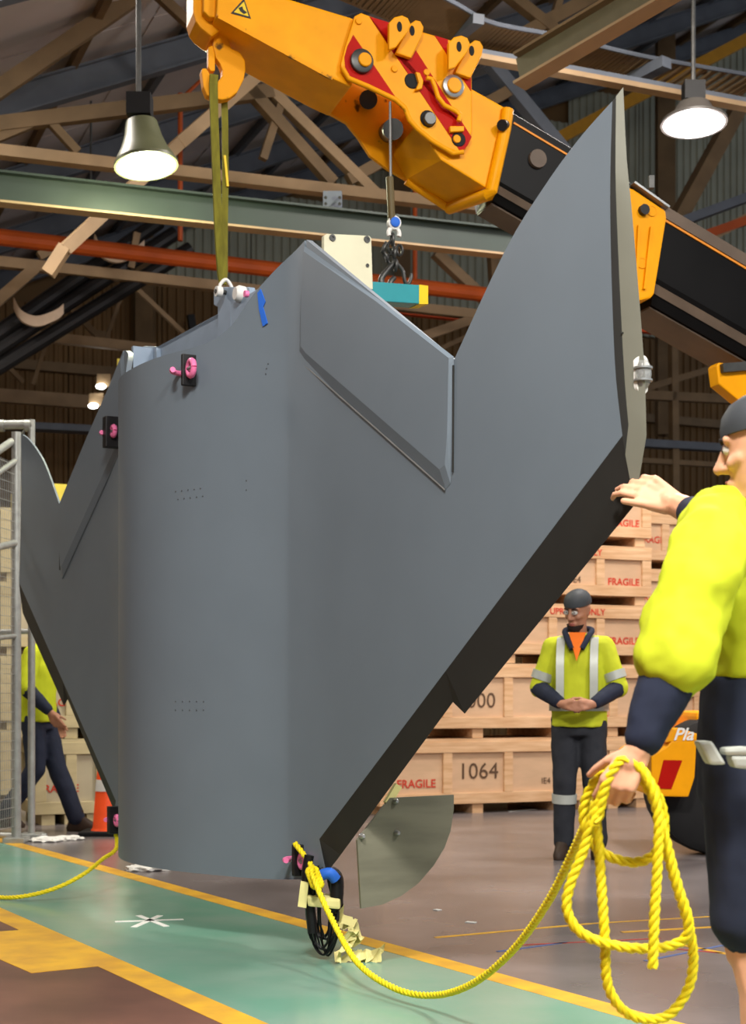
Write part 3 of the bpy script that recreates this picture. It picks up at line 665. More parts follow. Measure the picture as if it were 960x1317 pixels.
# carrier: low front box, wheels and cab, mostly behind the worker
vc = lambda px,py,Y=9.75: P(px,py,Y)
b = MB(); b.extr([vc(*p) for p in [(838,972),(859,959),(864,953),(897,949),(894,1000),(886,1025),(838,1024)]], V((0,1.3,0))); fb = b.build('counterweight_box', M['yellow'], crane, None, .01)
b = MB(); b.extr([vc(*p) for p in [(858,955),(868,938),(872,936),(905,946),(905,954),(862,954)]], V((0,1.0,0))); b.build('bonnet', M['yellow'], crane, None, .008)
b = MB(); b.extr([vc(x,y,9.745) for x,y in [(854,977.5),(878,978),(864,1015),(845,1014)]], V((0,.004,0))); b.build('red_panel', M['red'], fb)
place_text('Pla', .115, M['white'], crane, vc(879,945,9.742), Matrix.Rotation(PI/2, 3, 'X'), .35, .002)
MB().lathe(V((2.34,9.95,.47)), (0,1,0), [(0,.2),(0,.40),(.03,.455),(.1,.47),(.3,.47),(.37,.455),(.4,.4),(.4,.2)], 32).build('tyre', M['blackmat'], crane, 40)
MB().lathe(V((2.34,9.97,.47)), (0,1,0), [(0,.05),(.0,.2),(.3,.2)], 20).build('wheel_rim', M['yellow'], crane, 40)
MB().lathe(V((5.2,9.95,.47)), (0,1,0), [(0,.2),(0,.40),(.03,.455),(.1,.47),(.3,.47),(.37,.455),(.4,.4),(.4,.2)], 32).build('tyre', M['blackmat'], crane, 40)
MB().box((4.25,10.65,.72), (4.1,1.2,.5)).build('chassis', M['yellow'], crane, None, .03)
MB().box((5.0,10.4,1.5), (1.8,1.3,1.2)).build('superstructure', M['yellow'], crane, None, .04)
# sling on the hook
sg = thing('lifting_sling', cp(286,360,.2), 'worn olive webbing sling hanging in two legs from the crane hook', 'sling')
def strap(pts, w0, tw):
    b = MB(); R = []
    for i, (x, y, o) in enumerate(pts):
        c = cp(x,y,o); an = tw*i/len(pts); sd = (E1*math.cos(an)+BN*math.sin(an))*w0/2; th = (BN*math.cos(an)-E1*math.sin(an))*.006
        R.append([c+sd+th, c-sd+th, c-sd-th, c+sd-th])
    b.rings(R); return b.build('webbing', M['sling'], sg)
strap([(275.5,96,.16),(274.5,108,.145),(275.5,150,.17),(278.5,230,.2),(281,300,.21),(284.5,352,.22),(287,366,.22)], .044, .5)
strap([(289,112,.22),(288.5,125,.25),(289.5,160,.24),(290,230,.23),(289,300,.23),(289,350,.22),(287,366,.22)], .034, -.4)
MB().beam(cp(289,200,.215), cp(293,240,.215), .012, .012).build('sling_stitching', M['tip_yellow'], sg)
#@@FRAME
fr_ = thing('lifting_rig', W(-.56,2.7,-.3), 'pale blue steel lifting rig with teal arm bolted behind the airframe', 'frame')
def wf(px, py, w): u, z = Wpx(px, py, w); return W(u, z, w)
def fpart(name, pts, w, t, m, bevel=0, parent=None):
    b = MB(); b.extr([wf(x,y,w) for x,y in pts], -WN*t); return b.build(name, M[m], parent or fr_, None, bevel)
fpart('main_beam', [(203,446),(282,403),(345,372),(345,420),(290,452),(203,500)], -.28, .02, 'frame_blue')
b = MB(); q0, q1 = wf(203,446,-.28), wf(283,403,-.28); b.prism([q0,q0-WN*.12,q0-WN*.12-UP*.02,q0-UP*.02],[q1,q1-WN*.12,q1-WN*.12-UP*.02,q1-UP*.02]); b.build('beam_flange', M['frame_blue'], fr_)
ep = fpart('end_plate', [(180,447),(186,445),(207,446),(207,490),(180,490)], -.31, .02, 'frame_blue', .004)
MB().beam(wf(183,447,-.25), wf(183,492,-.25), .03, .12, WN).build('end_flange', M['frame_blue'], fr_)
MB().beam(wf(203,449,-.27), wf(205,480,-.27), .03, .03).build('end_rib', M['frame_blue'], fr_)
for y in (450,474): MB().lathe(wf(187,y,-.305), WN, [(0,.008),(.01,.008)], 8).build('bolt', M['steel_dark'], ep)
pst = fpart('lifting_post', [(275,374),(280,369),(320,369),(322,383),(297,391),(297,480),(281,480),(280,395),(275,392)], -.24, .035, 'frame_blue', .004)
MB().lathe(wf(314,379,-.24), WN, [(-.0,.01),(0,.04),(.03,.042),(.05,.03),(.05,.014)], 18).build('roller', M['white'], pst, 40)
MB().lathe(wf(317,378,-.18), WN, [(-.01,.016),(.01,.016)], 10).build('roller_pin', M['pink'], pst, 40)
fpart('gusset', [(297,391),(330,373),(348,362),(352,380),(298,450)], -.22, .02, 'frame_blue')
for u, q_, l_ in ((-.8,-.12,.3),(.4,-.03,.5)): MB().box(W(u,2.4,q_), (.12,l_,.3), Matrix((WD,WN,UP)).transposed()).build('mount_block', M['frame_blue'], fr_)
MB().beam(W(-1.0,2.5,-.24), W(.6,2.5,-.24), .08, .14).build('lower_beam', M['frame_blue'], fr_)
ta = W(-.12,0,0)
tq = lambda px,py,o=0: onplane(px, py, ((ta+WD*o).x, (ta+WD*o).y), -WN.x, -WN.y)
b = MB(); b.extr([tq(*p,.05) for p in [(375,354),(540,366.5),(540,390.5),(375,380)]], WD*-.1); b.build('teal_arm', M['teal'], fr_, None, .004)['label'] = 'teal painted arm'
b = MB(); b.extr([tq(*p,.052) for p in [(539.5,366),(551,367.5),(551,391),(539.5,391)]], WD*-.104); b.build('arm_end_cap', M['tip_yellow'], fr_)['label'] = 'yellow taped end of the teal arm'
cpl = MB(); cpl.extr([tq(*p,.075) for p in [(417,303),(421,300.5),(475,303),(478,306),(480,372),(417,366)]], WD*-.03); cpl = cpl.build('cover_plate', M['cream'], fr_, None, .004); cpl['label'] = 'cream bolted plate standing on the teal arm'
for p in [(427.5,306),(472,308),(472.5,341.5)]: MB().lathe(tq(*p,.075), WD, [(0,.009 if p[1]>320 else .018),(.006,.009 if p[1]>320 else .018),(.006,.008),(.002,.007)], 12).build('bolt', M['steel_dark'], cpl)
post = tq(450,372,0); MB().beam(tq(392,380,0), tq(392,470,0), .06, .06).build('arm_stanchion', M['frame_blue'], fr_)
# shackle under the sling
sh = thing('bow_shackle', cp(288,376,.2), 'white bow shackle joining the olive sling to the blue frame', 'shackle')
c = wf(288.5,376,-.23)
MB().tube(crv([c+WN*.02, c+WN*.022+UP*.035, c+UP*.066-WN*.01, c-WN*.04+UP*.035, c-WN*.045], 5), .009, 8).build('bow', M['white'], sh, 60)
MB().lathe(c+WN*.015, WN, [(0,.01),(0,.026),(.03,.026),(.03,.01)], 14).build('eye', M['white'], sh, 40)
MB().cyl(c+WN*.05, c-WN*.09, .011, 10).build('pin', M['steel_dark'], sh, 40)
# chain set on the teal arm
ch = thing('chain_sling', tq(508,365), 'dark steel chain hook set hanging from the boom to the teal arm', 'hook')
b = MB(); wtop = tq(502,131); b.tube([wtop, tq(503,240)], .007, 6); b.build('wire_rope', M['steel_dark'], ch)
MB().cyl(tq(501.5,228), tq(504,284), .02, 10).build('ferrule', mat('ferrule_brown', srgb(92,78,44), .5), ch, 40)
c = tq(507,287); S1 = MB().tube(bowring(c-UP*.055, E1, UP, .03, .01, -PI*.15, PI*1.15), .0125, 8); S1.build('shackle_bow', M['white'], ch, 60)
MB().lathe(c-BN*.03, BN, [(0,.0),(0,.018),(.004,.026),(.05,.026)], 14).build('shackle_bolt', M['tape_blue'], ch, 40)
MB().lathe(c-BN*.015, BN, [(0,.02),(0,.036),(.03,.036),(.03,.02)], 14).build('shackle_eye', M['white'], ch, 40)
def link(c, ax, ax2, l, w, r): return [c+ax*(math.cos(t)*l)+ax2*(math.sin(t)*w) for t in [2*PI*k/14 for k in range(14)]]
for k, (x, y) in enumerate([(505,308),(503,318),(507,326),(503,334),(509,341)]):
    MB().tube(link(tq(x,y), UP, E1 if k % 2 else BN, .03, .017, 0), .0085, 6, True).build('chain_link', M['steel_dark'], ch, 60)
for k, (x,y) in enumerate([(494,318),(514,322),(496,330)]): MB().tube(link(tq(x,y), (UP+E1*.4*(1-k)).normalized(), E1 if k % 2 else BN, .028, .016, 0), .008, 6, True).build('chain_link', M['steel_dark'], ch, 60)
MB().tube(crv([tq(505,340), tq(498,348), tq(491,358), tq(492,368), tq(500,371), tq(503,362), tq(508,357)], 5), [.012+.006*math.sin(PI*i/30) for i in range(31)], 8).build('grab_hook', M['steel_dark'], ch, 60)
MB().tube(crv([tq(510,338), tq(518,348), tq(521,362), tq(525,366), tq(529,358), tq(529,352)], 5), .010, 8).build('grab_hook', M['steel_dark'], ch, 60)
#@@CRATES
CR = {}
def crate(w, d, h, loc, label, group, nmid=2, pale=False, lid=True, texts=(), skid=.09, name='shipping_crate', rz=None):
    t = thing(name, loc, label, 'crate', group, RA if rz is None else rz)
    key = (w,d,h,nmid,pale,lid,skid)
    pm, bm_ = ('ply_pale','pine_pale') if pale else ('ply','pine2')
    z0 = skid; z1 = h-(.03 if lid else 0); bt = .028; bw = .10
    def part(name, k, fn, m, **kw):
        if (key,k) not in CR:
            b = MB(); fn(b); o = b.build(name, M[m], None, None, kw.get('bevel',0), local=True); CR[(key,k)] = o.data; o.parent = t
        else:
            o = newobj(name, CR[(key,k)], None); o.parent = t
        ORG[o.name] = V((0,0,0)); return o
    part('panel_box', 'body', lambda b: b.box((0,d/2,(z0+z1)/2), (w-2*bt,d-2*bt,z1-z0)), pm)
    for i, z in enumerate((z0+bw/2, z1-bw/2)): part('batten', 'rail%d' % i, lambda b: b.box((0,bt/2-.002,z), (w,bt,bw)), bm_, bevel=.003)
    xs = [-w/2+bw/2, w/2-bw/2]+[-w/2+bw/2+(w-bw)*(k+1)/(nmid+1) for k in range(nmid)]
    for i, x in enumerate(xs): part('batten', 'post%d' % i, lambda b: b.box((x,bt/2+.001,(z0+z1)/2), (bw if i < 2 else bw*.9,bt,z1-z0-2*bw-.004)), bm_, bevel=.003)
    for sx in (-1,1):
        for i, (y, z, sy, sz) in enumerate([(d/2,z0+bw/2,d,bw),(d/2,z1-bw/2,d,bw),(bw/2+.03,(z0+z1)/2,bw,z1-z0-2*bw),(d-bw/2,(z0+z1)/2,bw,z1-z0-2*bw)]):
            part('batten', 'side%d%d' % (sx,i), lambda b: b.box((sx*(w/2-bt/2+.001),y,z), (bt,sy,sz)), bm_)
    if lid:
        n = 3
        for i in range(n): part('lid_board', 'lid%d' % i, lambda b: b.box((0,d*(i+.5)/n,z1+.014), (w+.02,d/n-.006,.028)), bm_)
    for i, x in enumerate((-w/2+.12, 0, w/2-.12)):
        part('skid', 'skid%d' % i, lambda b: b.box((x,d/2,skid/2), (.11,d-.04,skid)), bm_)
    for tx in texts:
        body, size, m, x, z = tx[:5]; o = newobj('lettering', text_mesh(body, size, M[m], 0, .0015 if m == 'ink_red' else .0), None)
        o.parent = t; o.location = (x, tx[5] if len(tx) > 5 else bt-.004, z); o.rotation_euler = (PI/2,0,0)
    return t
Q0 = V((P(616,1046,13.6).x, 13.6, 0))
def ck(s, z, back=0): return Q0+A*s+B*back+UP*z
G = 'wooden shipping crates in the stack behind the crew'
FR = 'FRAGILE'
crate(1.98, 1.0, .69, ck(0,0), 'wide bottom crate on the floor with 1064 pencilled on it', G, 2, texts=[(FR,.105,'ink_red',-.62,.28),('1064',.21,'ink_black',.01,.38),('IE4',.08,'ink_black',.72,.28)])
crate(1.98, 1.0, .69, ck(0,.692), 'wide crate standing directly on the 1064 crate', G, 2, texts=[('1000',.20,'ink_black',-.01,.34)])
crate(.88, .9, .69, ck(1.45,0), 'narrow bottom crate behind the worker, right of the 1064 crate', G, 1)
crate(.88, .9, .69, ck(1.45,.692), 'narrow crate marked KEEP DRY beside the standing worker', G, 1, texts=[('KEEP DRY',.075,'ink_red',-.19,.18)])
for k, (zz, lab) in enumerate([(1.386,'lowest FRAGILE crate of the tall column, above the worker\'s head'), (1.954,'second FRAGILE crate up the tall column behind the worker'), (2.522,'topmost crate of the tall column under the wing tip')]):
    crate(1.66, 1.0, .565, ck(1.045,zz), lab, G, 2, skid=.085, texts=[(FR,.096,'ink_red',.53,.22),('KEEP UPRIGHT ONLY' if k == 0 else 'THIS SIDE UP ONLY',.085,'ink_red',-.1,.49,-.004),('L' if k == 0 else 'IE4',.2 if k == 0 else .09,'ink_red' if k == 0 else 'ink_black',-.22 if k == 0 else 0,.23)])
for k in range(5):
    crate(1.3, 1.2, .60, ck(2.85,k*.602,.9), ['lowest','second','third','fourth','topmost'][k]+' crate of the shadowed stack behind the near worker', 'crates of the shadowed stack at right', 2, texts=[(FR,.1,'ink_red',-.32,.3)])
for k in range(4):
    crate(1.5, 1.0, .69, ck(.1,k*.692,1.6), ['lowest','second','third','top'][k]+' crate of the rear row hidden mostly by the wing', 'crates of the rear row', 2)
L0 = V((P(92,1063,12.4).x, 12.4, 0))
for k in range(2):
    crate(.62, .8, .72, L0+UP*(k*.722), ('dusty pale crate on the floor beside the traffic cone', 'dusty pale crate upon the one beside the traffic cone')[k], 'dusty crates behind the fence', 1, True, texts=[(FR,.09,'ink_red',-.1,.3)])
L1 = V((-3.9, 12.1, 0))
for k in range(4):
    crate(1.15, 1.0, .715, L1+UP*(k*.717), ['lowest','second','third','topmost'][k]+' crate of the pale stack behind the mesh fence', 'pale crates behind the mesh fence', 1, True, texts=[(FR,.13,'ink_red',.25,.36)])
L2 = V((P(85,900,15.0).x, 15.0, 0))
for k in range(4):
    crate(1.3, 1.0, .74, L2+UP*(k*.742), ['lowest','second','third','topmost'][k]+' crate of the stack seen through the left notch', 'crates seen through the left notch', 1, True)
t = thing('yellow_rack', L2+UP*2.97, 'flat yellow steel pallet on top of crates, seen through the left notch', 'pallet', None, RA)
b = MB(); b.box((0,.5,.13), (.8,1.0,.26)); o = b.build('deck', mat('pallet_yellow', srgb(226,206,80), .5), t, None, .01, local=True)
for x in (-.3, .3): b = MB(); b.box((x,-.01,.13), (.1,.02,.26)); b.build('rib', MATS['pallet_yellow'], t, local=True)
MB().beam(V((P(151,560,17.4).x,17.4,0)), P(154,462,17.4), .05, .05).build('yellow_pole', MATS['pallet_yellow']); tag(bpy.data.objects['yellow_pole'], 'thin yellow upright pole behind the left wing peak', 'pole')
tag(MB().beam(V((P(156,500,17.8).x,17.8,0)), P(156,464,17.8), .03, .03).build('steel_rod', M['steel']), 'short steel rod beside the yellow pole', 'rod')
#@@FENCE
fe = thing('mesh_fence', P(38,1078,11.2), 'tall galvanised mesh fence with tube posts at the left edge', 'fence')
def ft(pts, r, name='tube'): b = MB(); b.tube(pts, r, 12); return b.build(name, M['galv'], fe, 50)
FY = 11.2
zb = .02
for px in (40.5, 21): p = P(px,900,FY if px > 30 else 10.9); ft([V((p.x,p.y,zb)), V((p.x,p.y,P(px,540 if px > 30 else 565,FY).z))], .028 if px > 30 else .036, 'post')
ft([P(-120,548,FY), P(42,546,FY)], .035, 'top_rail')
for x in (2,36): MB().lathe(P(x,547.5,FY), (1,0,0), [(-.02,.045),(.02,.045)], 14).build('clamp', M['galv'], fe, 40)
ft(crv([P(-90,640,9.6), P(-20,592,10.4), P(12,570,10.85), P(21,566,10.9)], 4), .028, 'angled_rail')
ft([P(-90,668,9.6), P(21,592,10.9)], .022, 'angled_rail')
ft([P(-90,725,9.6), P(21,698,10.9)], .026, 'angled_rail'); ft([P(-90,830,9.6), P(21,818,10.9)], .018, 'angled_rail')
ft([P(-120,815,FY), P(40,812,FY)], .02, 'cross_rail'); ft([P(-120,1072,FY), P(60,1076,FY)], .025, 'cross_rail')
b = MB(); g0, g1 = P(-110,600,9.3), P(21,600,10.9); zt = P(21,596,10.9).z
n = 46
for i in range(n+1):
    p = g0.lerp(g1, i/n); b.beam(V((p.x,p.y,.12)), V((p.x,p.y,zt)), .004, .004)
for j in range(40):
    z = .12+j*.07
    if z < zt: b.beam(V((g0.x,g0.y,z)), V((g1.x,g1.y,z)), .004, .004)
b.build('wire_mesh', M['galv'], fe, kind='stuff')
for px in (40.5, 21): p = P(px,900,FY if px > 30 else 10.9); MB().box(V((p.x,p.y,.02)), (.16,.2,.04)).build('foot_plate', M['galv'], fe, None, .006)
# cone, rags
cc = V((P(136,1068,11.5).x, 11.5, 0))
t = thing('traffic_cone', cc, 'orange traffic cone with white bands partly behind the left wing', 'cone')
MB().lathe(cc, UP, [(.03,.12),(.06,.10),(.78,.045),(.8,.03)], 24).build('cone_body', M['cone'], t, 30)
MB().box(cc+UP*.018, (.36,.36,.036)).build('cone_base', M['blackmat'], t, None, .01)
for z in (.34,.56): MB().lathe(cc+UP*z, UP, [(0,.1005-(z-.06)*.0764+.002),(.09,.0936-(z-.06)*.0764+.002)], 24).build('reflective_band', M['white'], t, 30)
random.seed(3)
for (px, py, w, m, lab) in [(60,1082,.10,'white','crumpled white rag on the floor by the fence'), (88,1080,.09,'white','crumpled white plastic bag near the pale crate'), (70,1080,.05,'cone','small orange rag lying between the white rags'), (190,1119,.11,'white','torn white paper on the floor under the airframe')]:
    c = FL(px, py); bm = bmesh.new(); bmesh.ops.create_icosphere(bm, subdivisions=3, radius=w)
    for v in bm.verts:
        k = random.uniform(.7,1.15); v.co = V((v.co.x*k*1.3, v.co.y*k, (abs(v.co.z)*.35*k)))+c+UP*.002
    me = bpy.data.meshes.new('rag'); bm.to_mesh(me); bm.free(); me.materials.append(M[m]); o = newobj('floor_rag', me, None); tag(o, lab, 'rag')
#@@ROPES
def rope(path, r, step=.012, pitch=.085, name='strand', parent=None):
    pts = [V(p) for p in path]; L = [0]
    for i in range(1, len(pts)): L.append(L[-1]+(pts[i]-pts[i-1]).length)
    n = int(L[-1]/step); rs = []; j = 0
    for i in range(n+1):
        s = L[-1]*i/n
        while j < len(L)-2 and L[j+1] < s: j += 1
        k = (s-L[j])/max(1e-6, L[j+1]-L[j]); rs.append(pts[j].lerp(pts[j+1], k))
    ref = None; fr = []
    for i in range(len(rs)):
        t = (rs[min(i+1,len(rs)-1)]-rs[max(i-1,0)]).normalized()
        if ref is None: ref = t.cross(V((.3,.2,1)))
        ref = (ref-t*ref.dot(t)).normalized(); fr.append((ref.copy(), t.cross(ref)))
    for k in range(3):
        b = MB(); b.tube([rs[i]+(fr[i][0]*math.cos(2*PI*(i*step/pitch+k/3))+fr[i][1]*math.sin(2*PI*(i*step/pitch+k/3)))*r*.52 for i in range(len(rs))], r*.52, 6)
        b.build(name, M['rope'] , parent, 60)
    b = MB(); b.tube(rs, r*.5, 5); b.build('core', M['rope_fleck'], parent, 60)
rp = thing('tag_line', FL(550,1283), 'long yellow twisted tag line looped over the near worker\'s hand', 'rope')
Yr = 3.36
p1 = [W(1.15,.47,.06), P(400,1112,6.0), P(404,1130,5.9), P(425,1178,5.75), P(460,1238,5.45), P(510,1272,5.2), P(560,1280,5.0), P(610,1264,4.7), P(660,1222,4.4), P(705,1160,4.05), P(740,1090,3.75), P(764,1036,3.5), P(785,1002,3.36), P(806,990,3.33),
      P(800,984,3.33), P(770,1000,3.36), P(752,1035,3.38), P(756,1075,3.38), P(785,1102,3.38), P(825,1108,3.36), P(852,1085,3.34), P(852,1040,3.33), P(832,1000,3.31), P(806,984,3.30),
      P(784,1000,3.33), P(768,1040,3.34), P(772,1110,3.34), P(778,1200,3.33), P(783,1270,3.34), P(812,1306,3.36), P(856,1308,3.38), P(884,1275,3.38), P(892,1235,3.37), P(886,1190,3.35), P(865,1120,3.33), P(848,1050,3.31), P(830,1000,3.29), P(808,982,3.285),
      P(786,990,3.30), P(768,1030,3.31), P(752,1090,3.31), P(733,1140,3.31), P(730,1172,3.31), P(748,1200,3.31), P(790,1216,3.31), P(840,1220,3.31), P(878,1210,3.31), P(886,1185,3.30), P(872,1140,3.29), P(856,1080,3.28), P(842,1030,3.27), P(822,994,3.265), P(806,980,3.27),
      P(790,992,3.275), P(772,1030,3.28), P(764,1060,3.28), P(770,1050,3.28), P(780,1010,3.27), P(800,978,3.262), P(826,990,3.25), P(846,1040,3.25), P(846,1110,3.25), P(842,1180,3.25), P(840,1245,3.25)]
rope(crv(p1, 10), .0125, .010, .07, 'strand', rp)
c = P(400,1115,5.98)
for k in range(5): MB().tube(bowring(P(402+k*1.5,1121+k*4,5.96-.01*k), V((1,0,0)), V((0,.8,.6)), .02, 0, 0, 2*PI, 12), .011, 6).build('knot_turn', M['rope'], rp, 60)
rp2 = thing('tag_line', FL(0,1155), 'yellow twisted rope from the far lower lug out of the left edge', 'rope')
p2 = [W(-1.12,.38,.06), P(150,1090,8.1), P(132,1105,7.95), P(108,1124,7.8), P(75,1141,7.75), P(40,1151,7.75), P(5,1155,7.8), P(-50,1150,8.0), P(-120,1140,8.3)]
p2 = [V((p.x, p.y, max(p.z, .016))) for p in p2]
rope(crv(p2, 10), .0125, .014, .07, 'strand', rp2)
# cable hank hanging at the lower corner
hk2 = thing('cable_hank', P(416,1222,6.05), 'hank of thin black cables tied with tape at the lower corner', 'cable')
random.seed(11)
for k in range(12):
    cx, y0, y1, wd = 416+random.uniform(-5,7), 1108+random.uniform(0,14), 1212+random.uniform(-6,18), random.uniform(10,20)
    dy = random.uniform(-.05,.05); pts = []
    for j in range(26):
        t = 2*PI*j/26; pts.append(P(cx+wd*math.sin(t)+random.uniform(-.8,.8)+ (y0-1110)*0, (y0+y1)/2-(y1-y0)/2*math.cos(t), 6.05+dy+.02*math.sin(2*t)))
    MB().tube(crv(pts, 2, True), .0045, 6, True).build('cable', M['cable'], hk2, 60)
for pth, m, r in (([(398,1100),(394,1130),(399,1170),(402,1200)],'cable',.02), ([(424,1122),(433,1130),(432,1160),(424,1172)],'cable',.028)):
    MB().tube(crv([P(x,y,6.02) for x,y in pth], 5), r, 8).build('cable_sleeve', M[m], hk2, 60)
MB().tube(crv([P(413,1126,6.0), P(424,1123,5.99), P(432,1131,6.0)], 4), .024, 10).build('tape_wrap', M['tape_blue'], hk2, 60)
def crumple(name, pts, w, parent, m='tape_cream', Y=6.0, seed=1):
    random.seed(seed); R = []; pp = crv([P(x,y,Y+random.uniform(-.04,.04)) for x,y in pts], 4)
    for i, p in enumerate(pp):
        an = random.uniform(-.7,.7)+i*.25; sd = V((math.cos(an)*.5, math.sin(an), .8*math.sin(an*1.3))).normalized()*w*random.uniform(.7,1.1)
        R.append([p+sd, p-sd, p-sd+V((.002,.004,.004)), p+sd+V((.002,.004,.004))])
    b = MB(); b.rings(R); return b.build(name, M[m], parent)
b = MB(); b.extr([P(x,y,5.97) for x,y in [(394,1152),(438,1157),(438,1170),(396,1166)]], V((0,.14,0))); b.build('tape_wrap', M['tape_cream'], hk2, None, .01)
b = MB(); b.extr([P(x,y,5.97) for x,y in [(387,1134),(397,1136),(394,1168),(383,1166)]], V((0,.03,0))); b.build('tape_tail', M['tape_cream'], hk2)
tt = thing('tape_scrap', FL(455,1232), 'crumpled strips of cream masking tape lying under the cable hank', 'tape')
for i, pts in enumerate([[(436,1172),(440,1186),(450,1192),(456,1205)], [(446,1184),(458,1192),(463,1206),(456,1214)], [(434,1232),(440,1218),(452,1212),(446,1200)], [(440,1234),(456,1229),(470,1230),(486,1226),(494,1220)], [(462,1233),(478,1234),(490,1229)]]):
    crumple('strip', pts, .035, tt, Y=6.0 if i < 2 else 5.98, seed=i+2)
#@@PEOPLE
def cap(mb, p, q, r1, r2, n=10):                  # tapered limb with round ends
    p, q = V(p), V(q); t = q-p; L = t.length; t = t/L if L > 1e-6 else V((0,0,1))
    ref = t.cross(V((0,.3,1))); ref.normalize(); u = t.cross(ref); R = []
    for a_ in (-80,-50,-20): R.append((p+t*r1*math.sin(math.radians(a_)), r1*math.cos(math.radians(a_))))
    R += [(p,r1),(q,r2)]
    for a_ in (20,50,80): R.append((q+t*r2*math.sin(math.radians(a_)), r2*math.cos(math.radians(a_))))
    mb.rings([[c+ref*(r*math.cos(2*PI*j/n))+u*(r*math.sin(2*PI*j/n)) for j in range(n)] for c, r in R])
def chain(mb, pts, rs, n=10):
    for i in range(len(pts)-1): cap(mb, pts[i], pts[i+1], rs[i], rs[i+1], n)
def loft(mb, secs, n=20):                         # secs: (centre, side axis, front axis, rs, rf)
    mb.rings([[V(c)+s*(a*math.cos(2*PI*j/n))+f*(b*math.sin(2*PI*j/n)) for j in range(n)] for c, s, f, a, b in secs])
def finish(mb, name, m, parent, vox, smooth=3, noise=0, nscale=.12, label=None):
    me = bpy.data.meshes.new(name); off = ORG[parent.name]
    me.from_pydata([tuple(p-off) for p in mb.v], [], mb.f)
    bm = bmesh.new(); bm.from_mesh(me); bmesh.ops.recalc_face_normals(bm, faces=bm.faces); bm.to_mesh(me); bm.free()
    o = bpy.data.objects.new('tmp', me); COL.objects.link(o)
    md = o.modifiers.new('r', 'REMESH'); md.mode = 'VOXEL'; md.voxel_size = vox
    ms = o.modifiers.new('s', 'SMOOTH'); ms.factor = .5; ms.iterations = smooth
    if noise:
        tx = bpy.data.textures.new('fold', 'CLOUDS'); tx.noise_scale = nscale; tx.noise_depth = 2
        dm = o.modifiers.new('d', 'DISPLACE'); dm.texture = tx; dm.strength = noise; dm.mid_level = .5; dm.texture_coords = 'LOCAL'
        ms2 = o.modifiers.new('s2', 'SMOOTH'); ms2.factor = .5; ms2.iterations = 2
    dg = bpy.context.evaluated_depsgraph_get(); me2 = bpy.data.meshes.new_from_object(o.evaluated_get(dg))
    bpy.data.objects.remove(o); bpy.data.meshes.remove(me)
    me2.materials.clear(); me2.materials.append(M[m] if isinstance(m, str) else m); me2.shade_smooth(); me2.name = name
    return newobj(name, me2, parent, label)
def rotax(v, ax, an): return Matrix.Rotation(an, 3, ax) @ v
def hand(mb, wrist, d, pn, thumb_side, curl=(.4,.45,.5,.55), spread=.06, s=1.0, th=(.75,.5,.15), tcurl=.3):
    # d: wrist to knuckles; pn: the way the palm faces; thumb_side: across the palm towards the thumb
    d = d.normalized(); pn = (pn-d*pn.dot(d)).normalized(); sd = d.cross(pn)
    if sd.dot(thumb_side) < 0: sd = -sd
    w = V(wrist); ends = []
    cap(mb, w-d*.02*s, w+d*.03*s, .026*s, .026*s)
    offs = (.030,.010,-.010,-.028); lens = ((.046,.028,.022),(.050,.032,.023),(.046,.030,.022),(.036,.022,.020)); ml = (.090,.092,.086,.078)
    for i in range(4):
        k = w+(d*ml[i]+sd*offs[i]-pn*.004*abs(i-1.2))*s
        cap(mb, w+(d*.012+sd*offs[i]*.55)*s, k, .016*s, .0125*s)
        if i < 3: cap(mb, w+(d*.03+sd*(offs[i]-.01)*.8)*s, k-(sd*.01+d*.012)*s, .015*s, .012*s)
        fd = (d+sd*spread*(1.4-i)).normalized(); ax = sd.cross(fd).normalized(); 
        if rotax(fd, sd, .3).dot(pn) > 0: axn = sd
        else: axn = -sd
        p = k; c = curl[i]
        for j in range(3):
            fd = rotax(fd, axn, c*(.8 if j == 0 else 1.0)); q = p+fd*lens[i][j]*s
            cap(mb, p, q, (.0098,.0088,.0080)[j]*s, (.0088,.0080,.0070)[j]*s, 8); p = q
        ends.append(p)
    td = (d*th[0]+sd*th[1]+pn*th[2]).normalized(); p = w+(d*.022+sd*.018+pn*.004)*s; q = p+td*.046*s
    cap(mb, p, q, .018*s, .0125*s); tax = td.cross(pn); 
    for L_, ra, rb in ((.034,.0115,.0100),(.028,.0100,.0085)):
        td = (td*math.cos(tcurl)+(pn*.5+d*.5).normalized()*math.sin(tcurl)).normalized(); p = q; q = p+td*L_*s; cap(mb, p, q, ra*s, rb*s, 8)
    return ends
